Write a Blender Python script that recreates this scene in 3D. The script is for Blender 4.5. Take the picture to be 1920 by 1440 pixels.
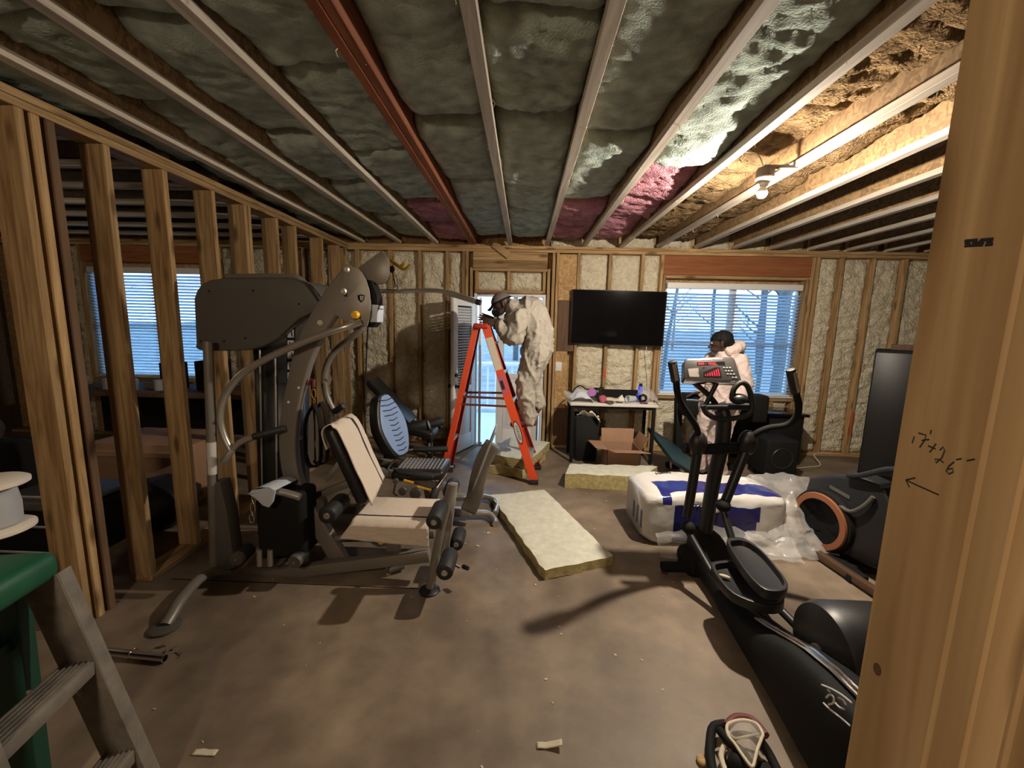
import bpy, bmesh, math, random
from mathutils import Vector, Matrix, noise
V = Vector
random.seed(7)
for o in list(bpy.data.objects): bpy.data.objects.remove(o)
scn = bpy.context.scene
COL = scn.collection

# ---------------- camera, sky, lamps, exposure ----------------
YAW, PITCH, ROLL, FPX, EYE = .0263, .1441, .0225, 765.0, 1.65
def _axes():
    cy, sy = math.cos(YAW), math.sin(YAW); cp, sp = math.cos(PITCH), math.sin(PITCH); c, s = math.cos(ROLL), math.sin(ROLL)
    fw, r, u = V((-sy, cy, 0)), V((cy, sy, 0)), V((0, 0, 1))
    f2 = fw*cp - u*sp; u2 = fw*sp + u*cp
    return r*c + u2*s, u2*c - r*s, f2
CR, CU, CF = _axes()
cd = bpy.data.cameras.new('camera'); cam = bpy.data.objects.new('camera', cd); COL.objects.link(cam)
cd.sensor_width = 36; cd.lens = 36*FPX/1920; cd.clip_start = .02; cd.clip_end = 200
m = Matrix.Identity(4)
for i, a in enumerate((CR, CU, -CF)):
    for j in range(3): m[j][i] = a[j]
m[2][3] = EYE
cam.matrix_world = m
scn.camera = cam

w = bpy.data.worlds.new('sky'); scn.world = w; w.use_nodes = True
nt = w.node_tree; nt.nodes.clear()
wo = nt.nodes.new('ShaderNodeOutputWorld'); bg = nt.nodes.new('ShaderNodeBackground')
tc = nt.nodes.new('ShaderNodeTexCoord'); sep = nt.nodes.new('ShaderNodeSeparateXYZ'); cr = nt.nodes.new('ShaderNodeValToRGB')
nt.links.new(tc.outputs['Generated'], sep.inputs[0]); nt.links.new(sep.outputs['Z'], cr.inputs[0])
cr.color_ramp.elements[0].color = (.42, .72, 1, 1); cr.color_ramp.elements[0].position = .0
cr.color_ramp.elements[1].color = (.36, .64, 1, 1); cr.color_ramp.elements[1].position = .7
nt.links.new(cr.outputs[0], bg.inputs[0]); nt.links.new(bg.outputs[0], wo.inputs[0])
SKY = 2.0; BULB = 330.0; BACK = 40.0
bg.inputs[1].default_value = SKY
def portal(name, x, z, sx, sz):                       # daylight enters here: a Cycles light portal, gives off nothing itself
    l = bpy.data.lights.new(name, 'AREA'); l.shape = 'RECTANGLE'; l.size = sx; l.size_y = sz; l.cycles.is_portal = True
    o = bpy.data.objects.new(name, l); COL.objects.link(o); o.location = (x, 5.66, z); o.rotation_euler = (-math.pi/2, 0, 0)
portal('portal_window', 2.68, 1.5, 1.75, 1.5); portal('portal_window_far', -4.95, 1.55, 1.75, 1.5); portal('portal_door', -.2, 1.0, .95, 2.0)
def lamp(name, loc, e, col, r=.05):
    l = bpy.data.lights.new(name, 'POINT'); l.energy = e; l.color = col; l.shadow_soft_size = r
    o = bpy.data.objects.new(name, l); COL.objects.link(o); o.location = loc
lamp('hall_bulb', (-.95, -1.05, 2.38), BACK, (1, .80, .58), .14)          # the bare bulb of the hall behind the doorway
lamp('side_room_fill', (-5.0, 2.6, 2.45), 3, (1, .80, .56))         # added lamp that lifts the side room; no bulb is seen there
vs = scn.view_settings; vs.view_transform = 'Standard'; vs.look = 'None'; vs.gamma = 1; vs.use_curve_mapping = False
vs.exposure = 1.35
scn.cycles.max_bounces = 8; scn.cycles.transparent_max_bounces = 24; scn.cycles.caustics_reflective = False; scn.cycles.caustics_refractive = False
scn.cycles.sample_clamp_indirect = 4

def at(px, py, X=None, Y=None, Z=None):               # a sight line of the photograph met with a plane of the room
    d = CR*((px-960)/FPX) - CU*((py-720)/FPX) + CF
    t = X/d.x if X is not None else Y/d.y if Y is not None else (Z-EYE)/d.z
    return V((d.x*t, d.y*t, EYE + d.z*t))

# ---------------- materials ----------------
def _new(name):
    mt = bpy.data.materials.new(name); mt.use_nodes = True; t = mt.node_tree
    return mt, t, t.nodes['Principled BSDF'], t.nodes, t.links
def mat(name, col, rough=.6, metal=0, var=.0, scale=20, bump=0, bscale=60, coat=0, emit=None, es=0, trans=0, spec=.5, bdist=.01):
    mt, t, b, N, L = _new(name)
    b.inputs['Base Color'].default_value = (*col, 1); b.inputs['Roughness'].default_value = rough; b.inputs['Metallic'].default_value = metal
    b.inputs['Coat Weight'].default_value = coat; b.inputs['Specular IOR Level'].default_value = spec
    if emit: b.inputs['Emission Color'].default_value = (*emit, 1); b.inputs['Emission Strength'].default_value = es
    if trans: b.inputs['Transmission Weight'].default_value = trans
    if var or bump:
        tc = N.new('ShaderNodeTexCoord')
    if var:
        n = N.new('ShaderNodeTexNoise'); n.inputs['Scale'].default_value = scale; n.inputs['Detail'].default_value = 5
        L.new(tc.outputs['Object'], n.inputs['Vector'])
        r = N.new('ShaderNodeValToRGB'); e = r.color_ramp.elements
        e[0].position, e[1].position = .3, .7
        e[0].color = (*[c*(1-var) for c in col], 1); e[1].color = (*[min(1, c*(1+var)) for c in col], 1)
        L.new(n.outputs[0], r.inputs[0]); L.new(r.outputs[0], b.inputs['Base Color'])
    if bump:
        n2 = N.new('ShaderNodeTexNoise'); n2.inputs['Scale'].default_value = bscale; n2.inputs['Detail'].default_value = 6
        L.new(tc.outputs['Object'], n2.inputs['Vector'])
        bp = N.new('ShaderNodeBump'); bp.inputs['Strength'].default_value = bump; bp.inputs['Distance'].default_value = bdist
        L.new(n2.outputs[0], bp.inputs['Height']); L.new(bp.outputs[0], b.inputs['Normal'])
    return mt
def wood(name, c1, c2, axis='Z', rough=.7, knots=True, fine=26):
    mt, t, b, N, L = _new(name); b.inputs['Roughness'].default_value = rough; b.inputs['Specular IOR Level'].default_value = .25
    tc = N.new('ShaderNodeTexCoord'); oi = N.new('ShaderNodeObjectInfo')
    off = N.new('ShaderNodeVectorMath'); off.operation = 'ADD'
    mul = N.new('ShaderNodeMath'); mul.operation = 'MULTIPLY'; mul.inputs[1].default_value = 37.0
    L.new(oi.outputs['Random'], mul.inputs[0]); L.new(tc.outputs['Object'], off.inputs[0]); L.new(mul.outputs[0], off.inputs[1])
    sc = {'X': (.06, 1, 1), 'Y': (1, .06, 1), 'Z': (1, 1, .06)}[axis]
    mp = N.new('ShaderNodeMapping'); mp.inputs['Scale'].default_value = [s*fine for s in sc]; L.new(off.outputs[0], mp.inputs[0])
    n = N.new('ShaderNodeTexNoise'); n.inputs['Scale'].default_value = 1; n.inputs['Detail'].default_value = 6; n.inputs['Distortion'].default_value = 1.2
    L.new(mp.outputs[0], n.inputs['Vector'])
    r = N.new('ShaderNodeValToRGB'); e = r.color_ramp.elements; e[0].position, e[1].position = .32, .68
    e[0].color = (*c1, 1); e[1].color = (*c2, 1); L.new(n.outputs[0], r.inputs[0])
    out = r.outputs[0]
    hv = N.new('ShaderNodeHueSaturation'); vr = N.new('ShaderNodeMapRange'); vr.inputs[3].default_value = .72; vr.inputs[4].default_value = 1.12
    L.new(oi.outputs['Random'], vr.inputs[0]); L.new(vr.outputs[0], hv.inputs['Value']); L.new(out, hv.inputs['Color']); out = hv.outputs[0]
    if knots:
        mp2 = N.new('ShaderNodeMapping'); mp2.inputs['Scale'].default_value = [{.06: 2.6}.get(s, 9.0) for s in sc]; L.new(off.outputs[0], mp2.inputs[0])
        vo = N.new('ShaderNodeTexVoronoi'); vo.inputs['Scale'].default_value = 1; L.new(mp2.outputs[0], vo.inputs['Vector'])
        kr = N.new('ShaderNodeMapRange'); kr.inputs[1].default_value = .10; kr.inputs[2].default_value = .24; kr.inputs[3].default_value = .75; kr.inputs[4].default_value = 0
        L.new(vo.outputs['Distance'], kr.inputs[0])
        mx = N.new('ShaderNodeMixRGB'); mx.inputs[2].default_value = (c1[0]*.3, c1[1]*.24, c1[2]*.18, 1); L.new(kr.outputs[0], mx.inputs[0]); L.new(out, mx.inputs[1]); out = mx.outputs[0]
    L.new(out, b.inputs['Base Color'])
    bp = N.new('ShaderNodeBump'); bp.inputs['Strength'].default_value = .25; bp.inputs['Distance'].default_value = .004
    L.new(n.outputs[0], bp.inputs['Height']); L.new(bp.outputs[0], b.inputs['Normal'])
    return mt
def osb(name, c1, c2):
    mt, t, b, N, L = _new(name); b.inputs['Roughness'].default_value = .75
    tc = N.new('ShaderNodeTexCoord'); vo = N.new('ShaderNodeTexVoronoi'); vo.inputs['Scale'].default_value = 28
    n = N.new('ShaderNodeTexNoise'); n.inputs['Scale'].default_value = 9; ad = N.new('ShaderNodeVectorMath'); ad.operation = 'MULTIPLY_ADD'; ad.inputs[1].default_value = (.35, .35, .35)
    L.new(tc.outputs['Object'], n.inputs['Vector']); L.new(n.outputs['Color'], ad.inputs[0]); L.new(tc.outputs['Object'], ad.inputs[2]); L.new(ad.outputs[0], vo.inputs['Vector'])
    r = N.new('ShaderNodeValToRGB'); e = r.color_ramp.elements; e[0].color = (*c1, 1); e[1].color = (*c2, 1)
    sp = N.new('ShaderNodeSeparateColor'); L.new(vo.outputs['Color'], sp.inputs[0]); L.new(sp.outputs[0], r.inputs[0]); L.new(r.outputs[0], b.inputs['Base Color'])
    bp = N.new('ShaderNodeBump'); bp.inputs['Strength'].default_value = .4; bp.inputs['Distance'].default_value = .004; L.new(sp.outputs[1], bp.inputs['Height']); L.new(bp.outputs[0], b.inputs['Normal'])
    return mt
def mixclear(name, col, alpha, rough=.1, gloss=True, weight=.12):
    mt = bpy.data.materials.new(name); mt.use_nodes = True; t = mt.node_tree; N, L = t.nodes, t.links; N.clear()
    o = N.new('ShaderNodeOutputMaterial'); mx = N.new('ShaderNodeMixShader'); tr = N.new('ShaderNodeBsdfTransparent')
    p = N.new('ShaderNodeBsdfPrincipled'); p.inputs['Base Color'].default_value = (*col, 1); p.inputs['Roughness'].default_value = rough
    if alpha < .15:
        fr = N.new('ShaderNodeFresnel'); fr.inputs[0].default_value = 1.35; gl = N.new('ShaderNodeBsdfGlossy'); gl.inputs['Roughness'].default_value = rough
        L.new(fr.outputs[0], mx.inputs[0]); L.new(gl.outputs[0], mx.inputs[2])
    else:
        n = N.new('ShaderNodeTexNoise'); n.inputs['Scale'].default_value = 9; n.inputs['Detail'].default_value = 6; bp = N.new('ShaderNodeBump'); bp.inputs['Strength'].default_value = .8; bp.inputs['Distance'].default_value = .03; L.new(n.outputs[0], bp.inputs['Height']); L.new(bp.outputs[0], p.inputs['Normal']); mr = N.new('ShaderNodeMapRange')
        mr.inputs[3].default_value = alpha*.6; mr.inputs[4].default_value = min(1, alpha*1.4); tc = N.new('ShaderNodeTexCoord'); L.new(tc.outputs['Object'], n.inputs['Vector'])
        L.new(n.outputs[0], mr.inputs[0]); L.new(mr.outputs[0], mx.inputs[0]); L.new(p.outputs[0], mx.inputs[2])
    L.new(tr.outputs[0], mx.inputs[1]); L.new(mx.outputs[0], o.inputs[0])
    return mt

M = {}
SP1, SP2 = (.27, .155, .065), (.56, .38, .19)
for a in 'XYZ': M['wood'+a] = wood('spruce_'+a, SP1, SP2, a)
M['postZ'] = wood('post_pine', (.34, .21, .095), (.58, .40, .21), 'Z', fine=14)
M['joist'] = wood('joist_flange', (.38, .33, .27), (.58, .52, .44), 'Y', knots=False)
M['lvlY'] = wood('lvl_red_beam', (.17, .055, .025), (.28, .10, .045), 'Y', knots=False)
M['lvlX'] = wood('lvl_red_header', (.26, .09, .035), (.38, .15, .06), 'X', knots=False)
M['brownZ'] = wood('brown_board', (.13, .075, .045), (.20, .12, .07), 'Z', knots=False)
M['osb'] = osb('osb', (.33, .19, .08), (.58, .38, .17))
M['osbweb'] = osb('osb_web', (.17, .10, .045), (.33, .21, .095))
M['joistX'] = wood('joist_flange_x', (.42, .37, .31), (.62, .56, .48), 'X', knots=False)
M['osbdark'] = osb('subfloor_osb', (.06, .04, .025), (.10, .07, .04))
M['foam'] = mat('spray_foam', (.76, .69, .52), .7, var=.14, scale=20, bump=1, bscale=38, bdist=.035)
M['batt'] = mat('fibre_batt', (.41, .48, .43), 1, var=.28, scale=11, bump=.7, bscale=110, spec=0, bdist=.015)
M['battwarm'] = mat('fibre_batt_warm_lit', (.27, .18, .095), 1, var=.35, scale=12, bump=1, bscale=70, spec=0, bdist=.04)  # tan of the bulb's warm light put into the batt colour
M['battshade'] = mat('fibre_batt_shaded', (.14, .115, .10), 1, var=.35, scale=6, bump=1, bscale=100, spec=0, bdist=.03)  # same batt with the shade of the deep bays put into its colour
M['battpink'] = mat('fibre_batt_pink', (.60, .29, .35), 1, var=.3, scale=9, bump=1, bscale=80, spec=0, bdist=.03)
M['slab'] = mat('mineral_wool_face', (.61, .60, .50), .95, var=.10, scale=18, bump=.6, bscale=150)
M['slabside'] = mat('mineral_wool_side', (.44, .36, .16), .95, var=.25, scale=24, bump=.8, bscale=120)
M['white'] = mat('white_paint', (.80, .80, .80), .45)
M['vinyl'] = mat('white_vinyl', (.74, .76, .78), .4)
M['black'] = mat('black_plastic', (.012, .012, .013), .42)
M['matte'] = mat('matte_black', (.009, .009, .009), .75, spec=.2)
M['rubber'] = mat('black_foam_rubber', (.014, .014, .016), .55, bump=.2, bscale=300)
M['screen'] = mat('tv_glass', (.003, .003, .004), .10, spec=.25)
M['gun'] = mat('gunmetal_paint', (.20, .178, .155), .42, metal=.25)
M['gunlight'] = mat('gunmetal_plate', (.27, .245, .215), .45, metal=.2)
M['hood'] = mat('hood_plastic', (.088, .081, .072), .5)
M['chrome'] = mat('chrome', (.72, .70, .67), .18, metal=1)
M['steel'] = mat('brushed_steel', (.52, .49, .45), .32, metal=.75)
M['alu'] = mat('dusty_aluminium', (.40, .39, .37), .5, metal=.6, var=.2, scale=8)
M['dustystep'] = mat('dusty_step', (.18, .16, .135), .7, metal=.2, var=.3, scale=14)
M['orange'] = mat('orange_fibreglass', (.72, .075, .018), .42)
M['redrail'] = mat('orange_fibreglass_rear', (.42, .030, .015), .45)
M['towel'] = mat('towel_cloth', (.72, .62, .52), .95, bump=.5, bscale=220)
M['navy'] = mat('navy_stripe', (.035, .02, .035), .9)
M['coverall'] = mat('coverall_cloth', (.42, .385, .33), .85, bump=.55, bscale=16, bdist=.04)
M['coverwhite'] = mat('white_coverall', (.58, .47, .44), .85, bump=.5, bscale=16, bdist=.04)
M['skin'] = mat('dark_skin', (.045, .023, .016), .55)
M['hair'] = mat('black_hair', (.006, .005, .005), .7, bump=.6, bscale=90, spec=.2)
M['cap'] = mat('grey_cap', (.15, .13, .125), .7)
M['greyfab'] = mat('grey_webbing', (.16, .15, .14), .85)
M['padsky'] = mat('grey_vinyl_sky_tint', (.22, .33, .58), .35)  # vinyl with the sky's blue reflection put into its colour
M['padgrey'] = mat('grey_seat_vinyl', (.17, .16, .165), .4)
M['yellow'] = mat('yellow_knob', (.85, .47, .02), .4)
M['brass'] = mat('brass_hook', (.45, .27, .03), .4, metal=.6)
M['label'] = mat('pale_label', (.60, .60, .58), .5)
M['bluelabel'] = mat('pale_blue_label', (.55, .60, .68), .5)
M['card'] = mat('cardboard', (.36, .215, .13), .8, var=.08, scale=6)
M['bagwhite'] = mat('white_poly_bag', (.62, .60, .57), .24, bump=.25, bscale=18)
M['bagblue'] = mat('blue_poly_print', (.020, .022, .15), .22, bump=.25, bscale=18)
M['plastic'] = mixclear('clear_poly_film', (.62, .62, .60), .38, .10)
M['thinfilm'] = mixclear('clear_poly_film_thin', (.80, .80, .78), .26, .12)
M['frosted'] = mixclear('frosted_cup_plastic', (.72, .76, .82), .65, .3)
M['glass'] = mixclear('window_glass', (1, 1, 1), .05, .02)
M['visor'] = mixclear('clear_visor', (.55, .50, .45), .35, .12)
M['green'] = mat('green_plastic', (.006, .085, .040), .5, var=.2, scale=10)
M['greenrail'] = mat('dark_green_fibreglass', (.006, .055, .030), .5)
M['spool'] = mat('white_spool_plastic', (.66, .61, .54), .6)
M['spoolcore'] = mat('grey_wire_wrap', (.36, .37, .40), .6)
M['teal'] = mat('dark_teal_deck', (.016, .042, .048), .5)
M['orangering'] = mat('copper_ring', (.27, .10, .045), .4)
M['red_led'] = mat('red_led', (.05, 0, 0), .4, emit=(1, .015, .05), es=.42)
M['led_off'] = mat('display_black', (.01, .006, .007), .25)
M['console'] = mat('console_grey', (.035, .032, .030), .35)
M['tubgrey'] = mat('cream_visor_rim', (.62, .55, .42), .5)
M['blind'] = None
M['bulb'] = mat('lit_bulb', (1, .9, .75), .4, emit=(1, .87, .71), es=1)
M['porcelain'] = mat('porcelain', (.75, .72, .65), .35)
M['woodrail'] = mat('dark_brown_rail', (.085, .045, .025), .5)
M['table'] = mat('white_table_top', (.70, .67, .62), .5)
M['purple'] = mat('magenta_filter', (.50, .20, .55), .5)
M['pink'] = mat('pink_filter', (.50, .10, .16), .5)
M['blueglow'] = mat('blue_bottle', (.02, .05, .60), .3, emit=(.02, .06, .9), es=.25)  # bottle given a faint glow of its own, though it is no lamp
M['paper'] = mat('white_paper', (.75, .72, .66), .8)
M['bark'] = mat('tree_bark', (.07, .075, .085), .9, var=.3, scale=6)
M['outground'] = mat('leaf_litter', (.15, .16, .17), .95, var=.3, scale=2)
M['deckboard'] = mat('deck_wood', (.45, .45, .46), .8)
M['sock'] = mat('dark_red_shoe', (.13, .03, .03), .6)
M['debris'] = mat('pale_scrap', (.52, .46, .34), .9)
M['concrete_far'] = mat('dusty_wall_board', (.30, .25, .20), .9)
M['ink'] = mat('black_marker', (.015, .012, .012), .7)
M['redspray'] = mat('orange_marker_spray', (.55, .10, .02), .8)
def _blind():
    mt, t, b, N, L = _new('blind_slat'); b.inputs['Base Color'].default_value = (.80, .82, .84, 1); b.inputs['Roughness'].default_value = .5
    o = N['Material Output']; tl = N.new('ShaderNodeBsdfTranslucent'); tl.inputs[0].default_value = (.66, .80, .92, 1); mx = N.new('ShaderNodeMixShader'); mx.inputs[0].default_value = .65
    L.new(b.outputs[0], mx.inputs[1]); L.new(tl.outputs[0], mx.inputs[2]); L.new(mx.outputs[0], o.inputs[0]); return mt
M['blind'] = _blind()
def _concrete():
    mt, t, b, N, L = _new('concrete_slab')
    tc = N.new('ShaderNodeTexCoord')
    def nz(s, d=6):
        n = N.new('ShaderNodeTexNoise'); n.inputs['Scale'].default_value = s; n.inputs['Detail'].default_value = d; L.new(tc.outputs['Object'], n.inputs['Vector']); return n
    a, c, f = nz(1.6, 8), nz(6, 8), nz(60, 3)
    r = N.new('ShaderNodeValToRGB'); e = r.color_ramp.elements; e[0].position, e[1].position = .30, .70
    e[0].color = (.115, .085, .060, 1); e[1].color = (.31, .235, .165, 1); L.new(a.outputs[0], r.inputs[0])
    r2 = N.new('ShaderNodeValToRGB'); e = r2.color_ramp.elements; e[0].position, e[1].position = .35, .75; e[0].color = (.55, .55, .55, 1); e[1].color = (1.1, 1.1, 1.1, 1); L.new(c.outputs[0], r2.inputs[0])
    mx = N.new('ShaderNodeMixRGB'); mx.blend_type = 'MULTIPLY'; mx.inputs[0].default_value = .7; L.new(r.outputs[0], mx.inputs[1]); L.new(r2.outputs[0], mx.inputs[2])
    L.new(mx.outputs[0], b.inputs['Base Color'])
    rr = N.new('ShaderNodeMapRange'); rr.inputs[3].default_value = .42; rr.inputs[4].default_value = .75; L.new(c.outputs[0], rr.inputs[0]); L.new(rr.outputs[0], b.inputs['Roughness'])
    bp = N.new('ShaderNodeBump'); bp.inputs['Strength'].default_value = .15; bp.inputs['Distance'].default_value = .004; L.new(f.outputs[0], bp.inputs['Height']); L.new(bp.outputs[0], b.inputs['Normal'])
    return mt
M['concrete'] = _concrete()

# ---------------- mesh tools ----------------
class MB:
    def __init__(s): s.v, s.f, s.mi = [], [], []
    def add(s, vs, fs, mi=0):
        n = len(s.v); s.v += [V(p) for p in vs]; s.f += [[i+n for i in f] for f in fs]; s.mi += [mi]*len(fs); return s
    def obox(s, c, ax, ay, az, mi=0):
        c = V(c); P = [c + ax*i + ay*j + az*k for i in (-1, 1) for j in (-1, 1) for k in (-1, 1)]
        return s.add(P, [(0,1,3,2), (4,6,7,5), (0,4,5,1), (2,3,7,6), (0,2,6,4), (1,5,7,3)], mi)
    def box(s, x0, x1, y0, y1, z0, z1, mi=0):
        return s.obox(((x0+x1)/2, (y0+y1)/2, (z0+z1)/2), V((abs(x1-x0)/2,0,0)), V((0,abs(y1-y0)/2,0)), V((0,0,abs(z1-z0)/2)), mi)
    def bar(s, p0, p1, w, h, up=(0,0,1), mi=0):
        p0, p1 = V(p0), V(p1); d = (p1-p0); up = V(up)
        a = d.normalized(); side = a.cross(up)
        if side.length < 1e-4: side = a.cross(V((1,0,0)))
        side.normalize(); u2 = side.cross(a)
        return s.obox((p0+p1)/2, d/2, side*w/2, u2*h/2, mi)
    def sweep(s, pts, sect, closed=False, up=None, mi=0, cap=True):
        # pts: path; sect(i) -> list of (a,b) offsets along (side, up2)
        pts = [V(p) for p in pts]; n = len(pts); rings = []; side = None
        for i, p in enumerate(pts):
            if closed: t = pts[(i+1) % n] - pts[i-1]
            else: t = pts[min(i+1, n-1)] - pts[max(i-1, 0)]
            t.normalize()
            if up is not None: sd = t.cross(V(up)); sd = sd if sd.length > 1e-4 else (side or V((1,0,0)))
            elif side is None: sd = t.cross(V((0,0,1))); sd = sd if sd.length > 1e-3 else t.cross(V((1,0,0)))
            else: sd = side - t*side.dot(t)
            sd = sd.normalized(); side = sd; u2 = sd.cross(t)
            rings.append([p + sd*a + u2*b for a, b in sect(i)])
        k = len(rings[0]); vs = [q for r in rings for q in r]; fs = []
        for i in range(n if closed else n-1):
            j = (i+1) % n
            for q in range(k): fs.append((i*k+q, i*k+(q+1) % k, j*k+(q+1) % k, j*k+q))
        if cap and not closed: fs += [tuple(range(k))[::-1], tuple((n-1)*k+q for q in range(k))]
        return s.add(vs, fs, mi)
    def tube(s, pts, r, n=10, closed=False, mi=0, sm=0):
        if sm: pts = smooth_path(pts, sm, closed)
        rr = (lambda i: r[min(i, len(r)-1)]) if isinstance(r, (list, tuple)) else (lambda i: r)
        return s.sweep(pts, lambda i: [(rr(i)*math.cos(2*math.pi*q/n), rr(i)*math.sin(2*math.pi*q/n)) for q in range(n)], closed, mi=mi)
    def cyl(s, p0, p1, r, r1=None, n=16, mi=0):
        return s.tube([p0, p1], [r, r if r1 is None else r1], n, mi=mi)
    def foam(s, p0, p1, r, n=18, mi=0):               # cylinder with rounded ends
        p0, p1 = V(p0), V(p1); d = (p1-p0).normalized(); e = r*.3
        return s.tube([p0, p0+d*e*.3, p0+d*e, p1-d*e, p1-d*e*.3, p1], [r*.72, r*.92, r, r, r*.92, r*.72], n, mi=mi)
    def ell(s, c, rad, n=16, m=10, mi=0, rot=None):
        vs, fs = [], []; c = V(c); rad = V(rad) if not isinstance(rad, (int, float)) else V((rad,)*3)
        for i in range(m+1):
            th = math.pi*i/m
            for j in range(n):
                ph = 2*math.pi*j/n; p = V((rad.x*math.sin(th)*math.cos(ph), rad.y*math.sin(th)*math.sin(ph), rad.z*math.cos(th)))
                vs.append(c + (rot @ p if rot else p))
        for i in range(m):
            for j in range(n): fs.append((i*n+j, i*n+(j+1) % n, (i+1)*n+(j+1) % n, (i+1)*n+j))
        return s.add(vs, fs, mi)
    def lathe(s, prof, c=(0,0,0), ax=(0,0,1), n=24, mi=0):
        ax = V(ax).normalized(); a = ax.orthogonal().normalized(); b = ax.cross(a); c = V(c); k = len(prof)
        vs = [c + ax*z + (a*math.cos(2*math.pi*j/n) + b*math.sin(2*math.pi*j/n))*r for j in range(n) for r, z in prof]; fs = []
        for j in range(n):
            for i in range(k-1): fs.append((j*k+i, ((j+1) % n)*k+i, ((j+1) % n)*k+i+1, j*k+i+1))
        return s.add(vs, fs, mi)
    def prism(s, poly, off, mi=0):
        poly = [V(p) for p in poly]; off = V(off); n = len(poly)
        return s.add(poly + [p+off for p in poly], [tuple(range(n)), tuple(range(2*n-1, n-1, -1))] + [(i, (i+1) % n, (i+1) % n+n, i+n) for i in range(n)], mi)
    def grid(s, fn, nu, nv, mi=0, closed_u=False):
        vs = [fn(i/nu, j/nv) for i in range(nu+1) for j in range(nv+1)]; fs = []
        for i in range(nu):
            for j in range(nv): a = i*(nv+1)+j; fs.append((a, a+1, a+nv+2, a+nv+1))
        return s.add(vs, fs, mi)
    def slab(s, fn, nu, nv, thick, mi=0, mi_side=None):   # grid on top, skirt and base: a closed block
        mi_side = mi if mi_side is None else mi_side
        top = [fn(i/nu, j/nv) for i in range(nu+1) for j in range(nv+1)]; w_ = nv+1; n0 = len(top)
        fs = [(i*w_+j, i*w_+j+1, (i+1)*w_+j+1, (i+1)*w_+j) for i in range(nu) for j in range(nv)]
        s.add(top, fs, mi); b0 = len(s.v)-n0
        ring = [i*w_ for i in range(nu+1)] + [nu*w_+j for j in range(1, nv+1)] + [i*w_+nv for i in range(nu-1, -1, -1)] + [j for j in range(nv-1, 0, -1)]
        th = V(thick); k = len(ring); base = len(s.v)
        s.v += [s.v[b0+i] + th for i in ring]
        for q in range(k): s.f.append([b0+ring[q], b0+ring[(q+1) % k], base+(q+1) % k, base+q]); s.mi.append(mi_side)
        s.f.append([base+q for q in range(k)]); s.mi.append(mi_side); return s
    def build(s, name, m=None, parent=None, bevel=0, seg=2, flat=False, origin=None, ang=38, sub=0, solid=0):
        me = bpy.data.meshes.new(name); org = V(origin) if origin is not None else V((0,0,0))
        if parent is not None: org = wloc(parent)
        me.from_pydata([p-org for p in s.v], [], s.f)
        for p, i in zip(me.polygons, s.mi): p.material_index = i
        bm = bmesh.new(); bm.from_mesh(me)
        bmesh.ops.remove_doubles(bm, verts=bm.verts, dist=1e-6)
        bmesh.ops.recalc_face_normals(bm, faces=bm.faces)
        if bevel:
            es = [e for e in bm.edges if len(e.link_faces) == 2 and e.calc_face_angle(0) > .6]
            bmesh.ops.bevel(bm, geom=es, offset=bevel, segments=seg, affect='EDGES', profile=.5, clamp_overlap=True)
        bm.to_mesh(me); bm.free()
        if not flat:
            me.polygons.foreach_set('use_smooth', [True]*len(me.polygons)); me.set_sharp_from_angle(angle=math.radians(ang))
        for mm in (m if isinstance(m, (list, tuple)) else [m]):
            if mm is not None: me.materials.append(M[mm] if isinstance(mm, str) else mm)
        o = bpy.data.objects.new(name, me); COL.objects.link(o)
        if parent is not None: o.parent = parent
        else: o.location = org
        if solid: q = o.modifiers.new('thickness', 'SOLIDIFY'); q.thickness = solid; q.offset = 0
        if sub: q = o.modifiers.new('smooth', 'SUBSURF'); q.levels = q.render_levels = sub
        return o
def wloc(o):
    p = V((0,0,0))
    while o is not None: p = p + o.location; o = o.parent
    return p
def smooth_path(pts, k=4, closed=False):
    pts = [V(p) for p in pts]; n = len(pts); out = []
    for i in range(n if closed else n-1):
        g = (lambda q: pts[q % n]) if closed else (lambda q: pts[max(0, min(n-1, q))])
        p0, p1, p2, p3 = g(i-1), g(i), g(i+1), g(i+2)
        for j in range(k):
            t = j/k; out.append(.5*((2*p1) + (p2-p0)*t + (2*p0-5*p1+4*p2-p3)*t*t + (3*p1-p0-3*p2+p3)*t**3))
    if not closed: out.append(pts[-1])
    return out
def tag(o, label=None, cat=None, group=None, kind=None):
    if label: o['label'] = label
    if cat: o['category'] = cat
    if group: o['group'] = group
    if kind: o['kind'] = kind
    return o
def thing(name, label, cat, loc=(0,0,0), group=None):
    o = bpy.data.objects.new(name, None); COL.objects.link(o); o.location = loc; o.empty_display_size = .1
    return tag(o, label, cat, group)
def structure(name, loc=(0,0,0)):
    o = bpy.data.objects.new(name, None); COL.objects.link(o); o.location = loc; o['kind'] = 'structure'; return o
_unit = {}
def beam(name, x0, x1, y0, y1, z0, z1, m, parent, tilt=0):   # a sawn timber: alike sizes share one mesh
    key = (m, round(x1-x0, 3), round(y1-y0, 3), round(z1-z0, 3))
    c = V(((x0+x1)/2, (y0+y1)/2, (z0+z1)/2)); a, b_, d = (x1-x0)/2, (y1-y0)/2, (z1-z0)/2
    if key not in _unit:
        o = MB().box(-a, a, -b_, b_, -d, d).build(name, m, None, bevel=.003, seg=1); _unit[key] = o.data
    else:
        o = bpy.data.objects.new(name, _unit[key]); COL.objects.link(o)
    o.parent = parent; o.location = c - wloc(parent)
    if tilt: o.rotation_euler[1] = tilt
    return o
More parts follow.
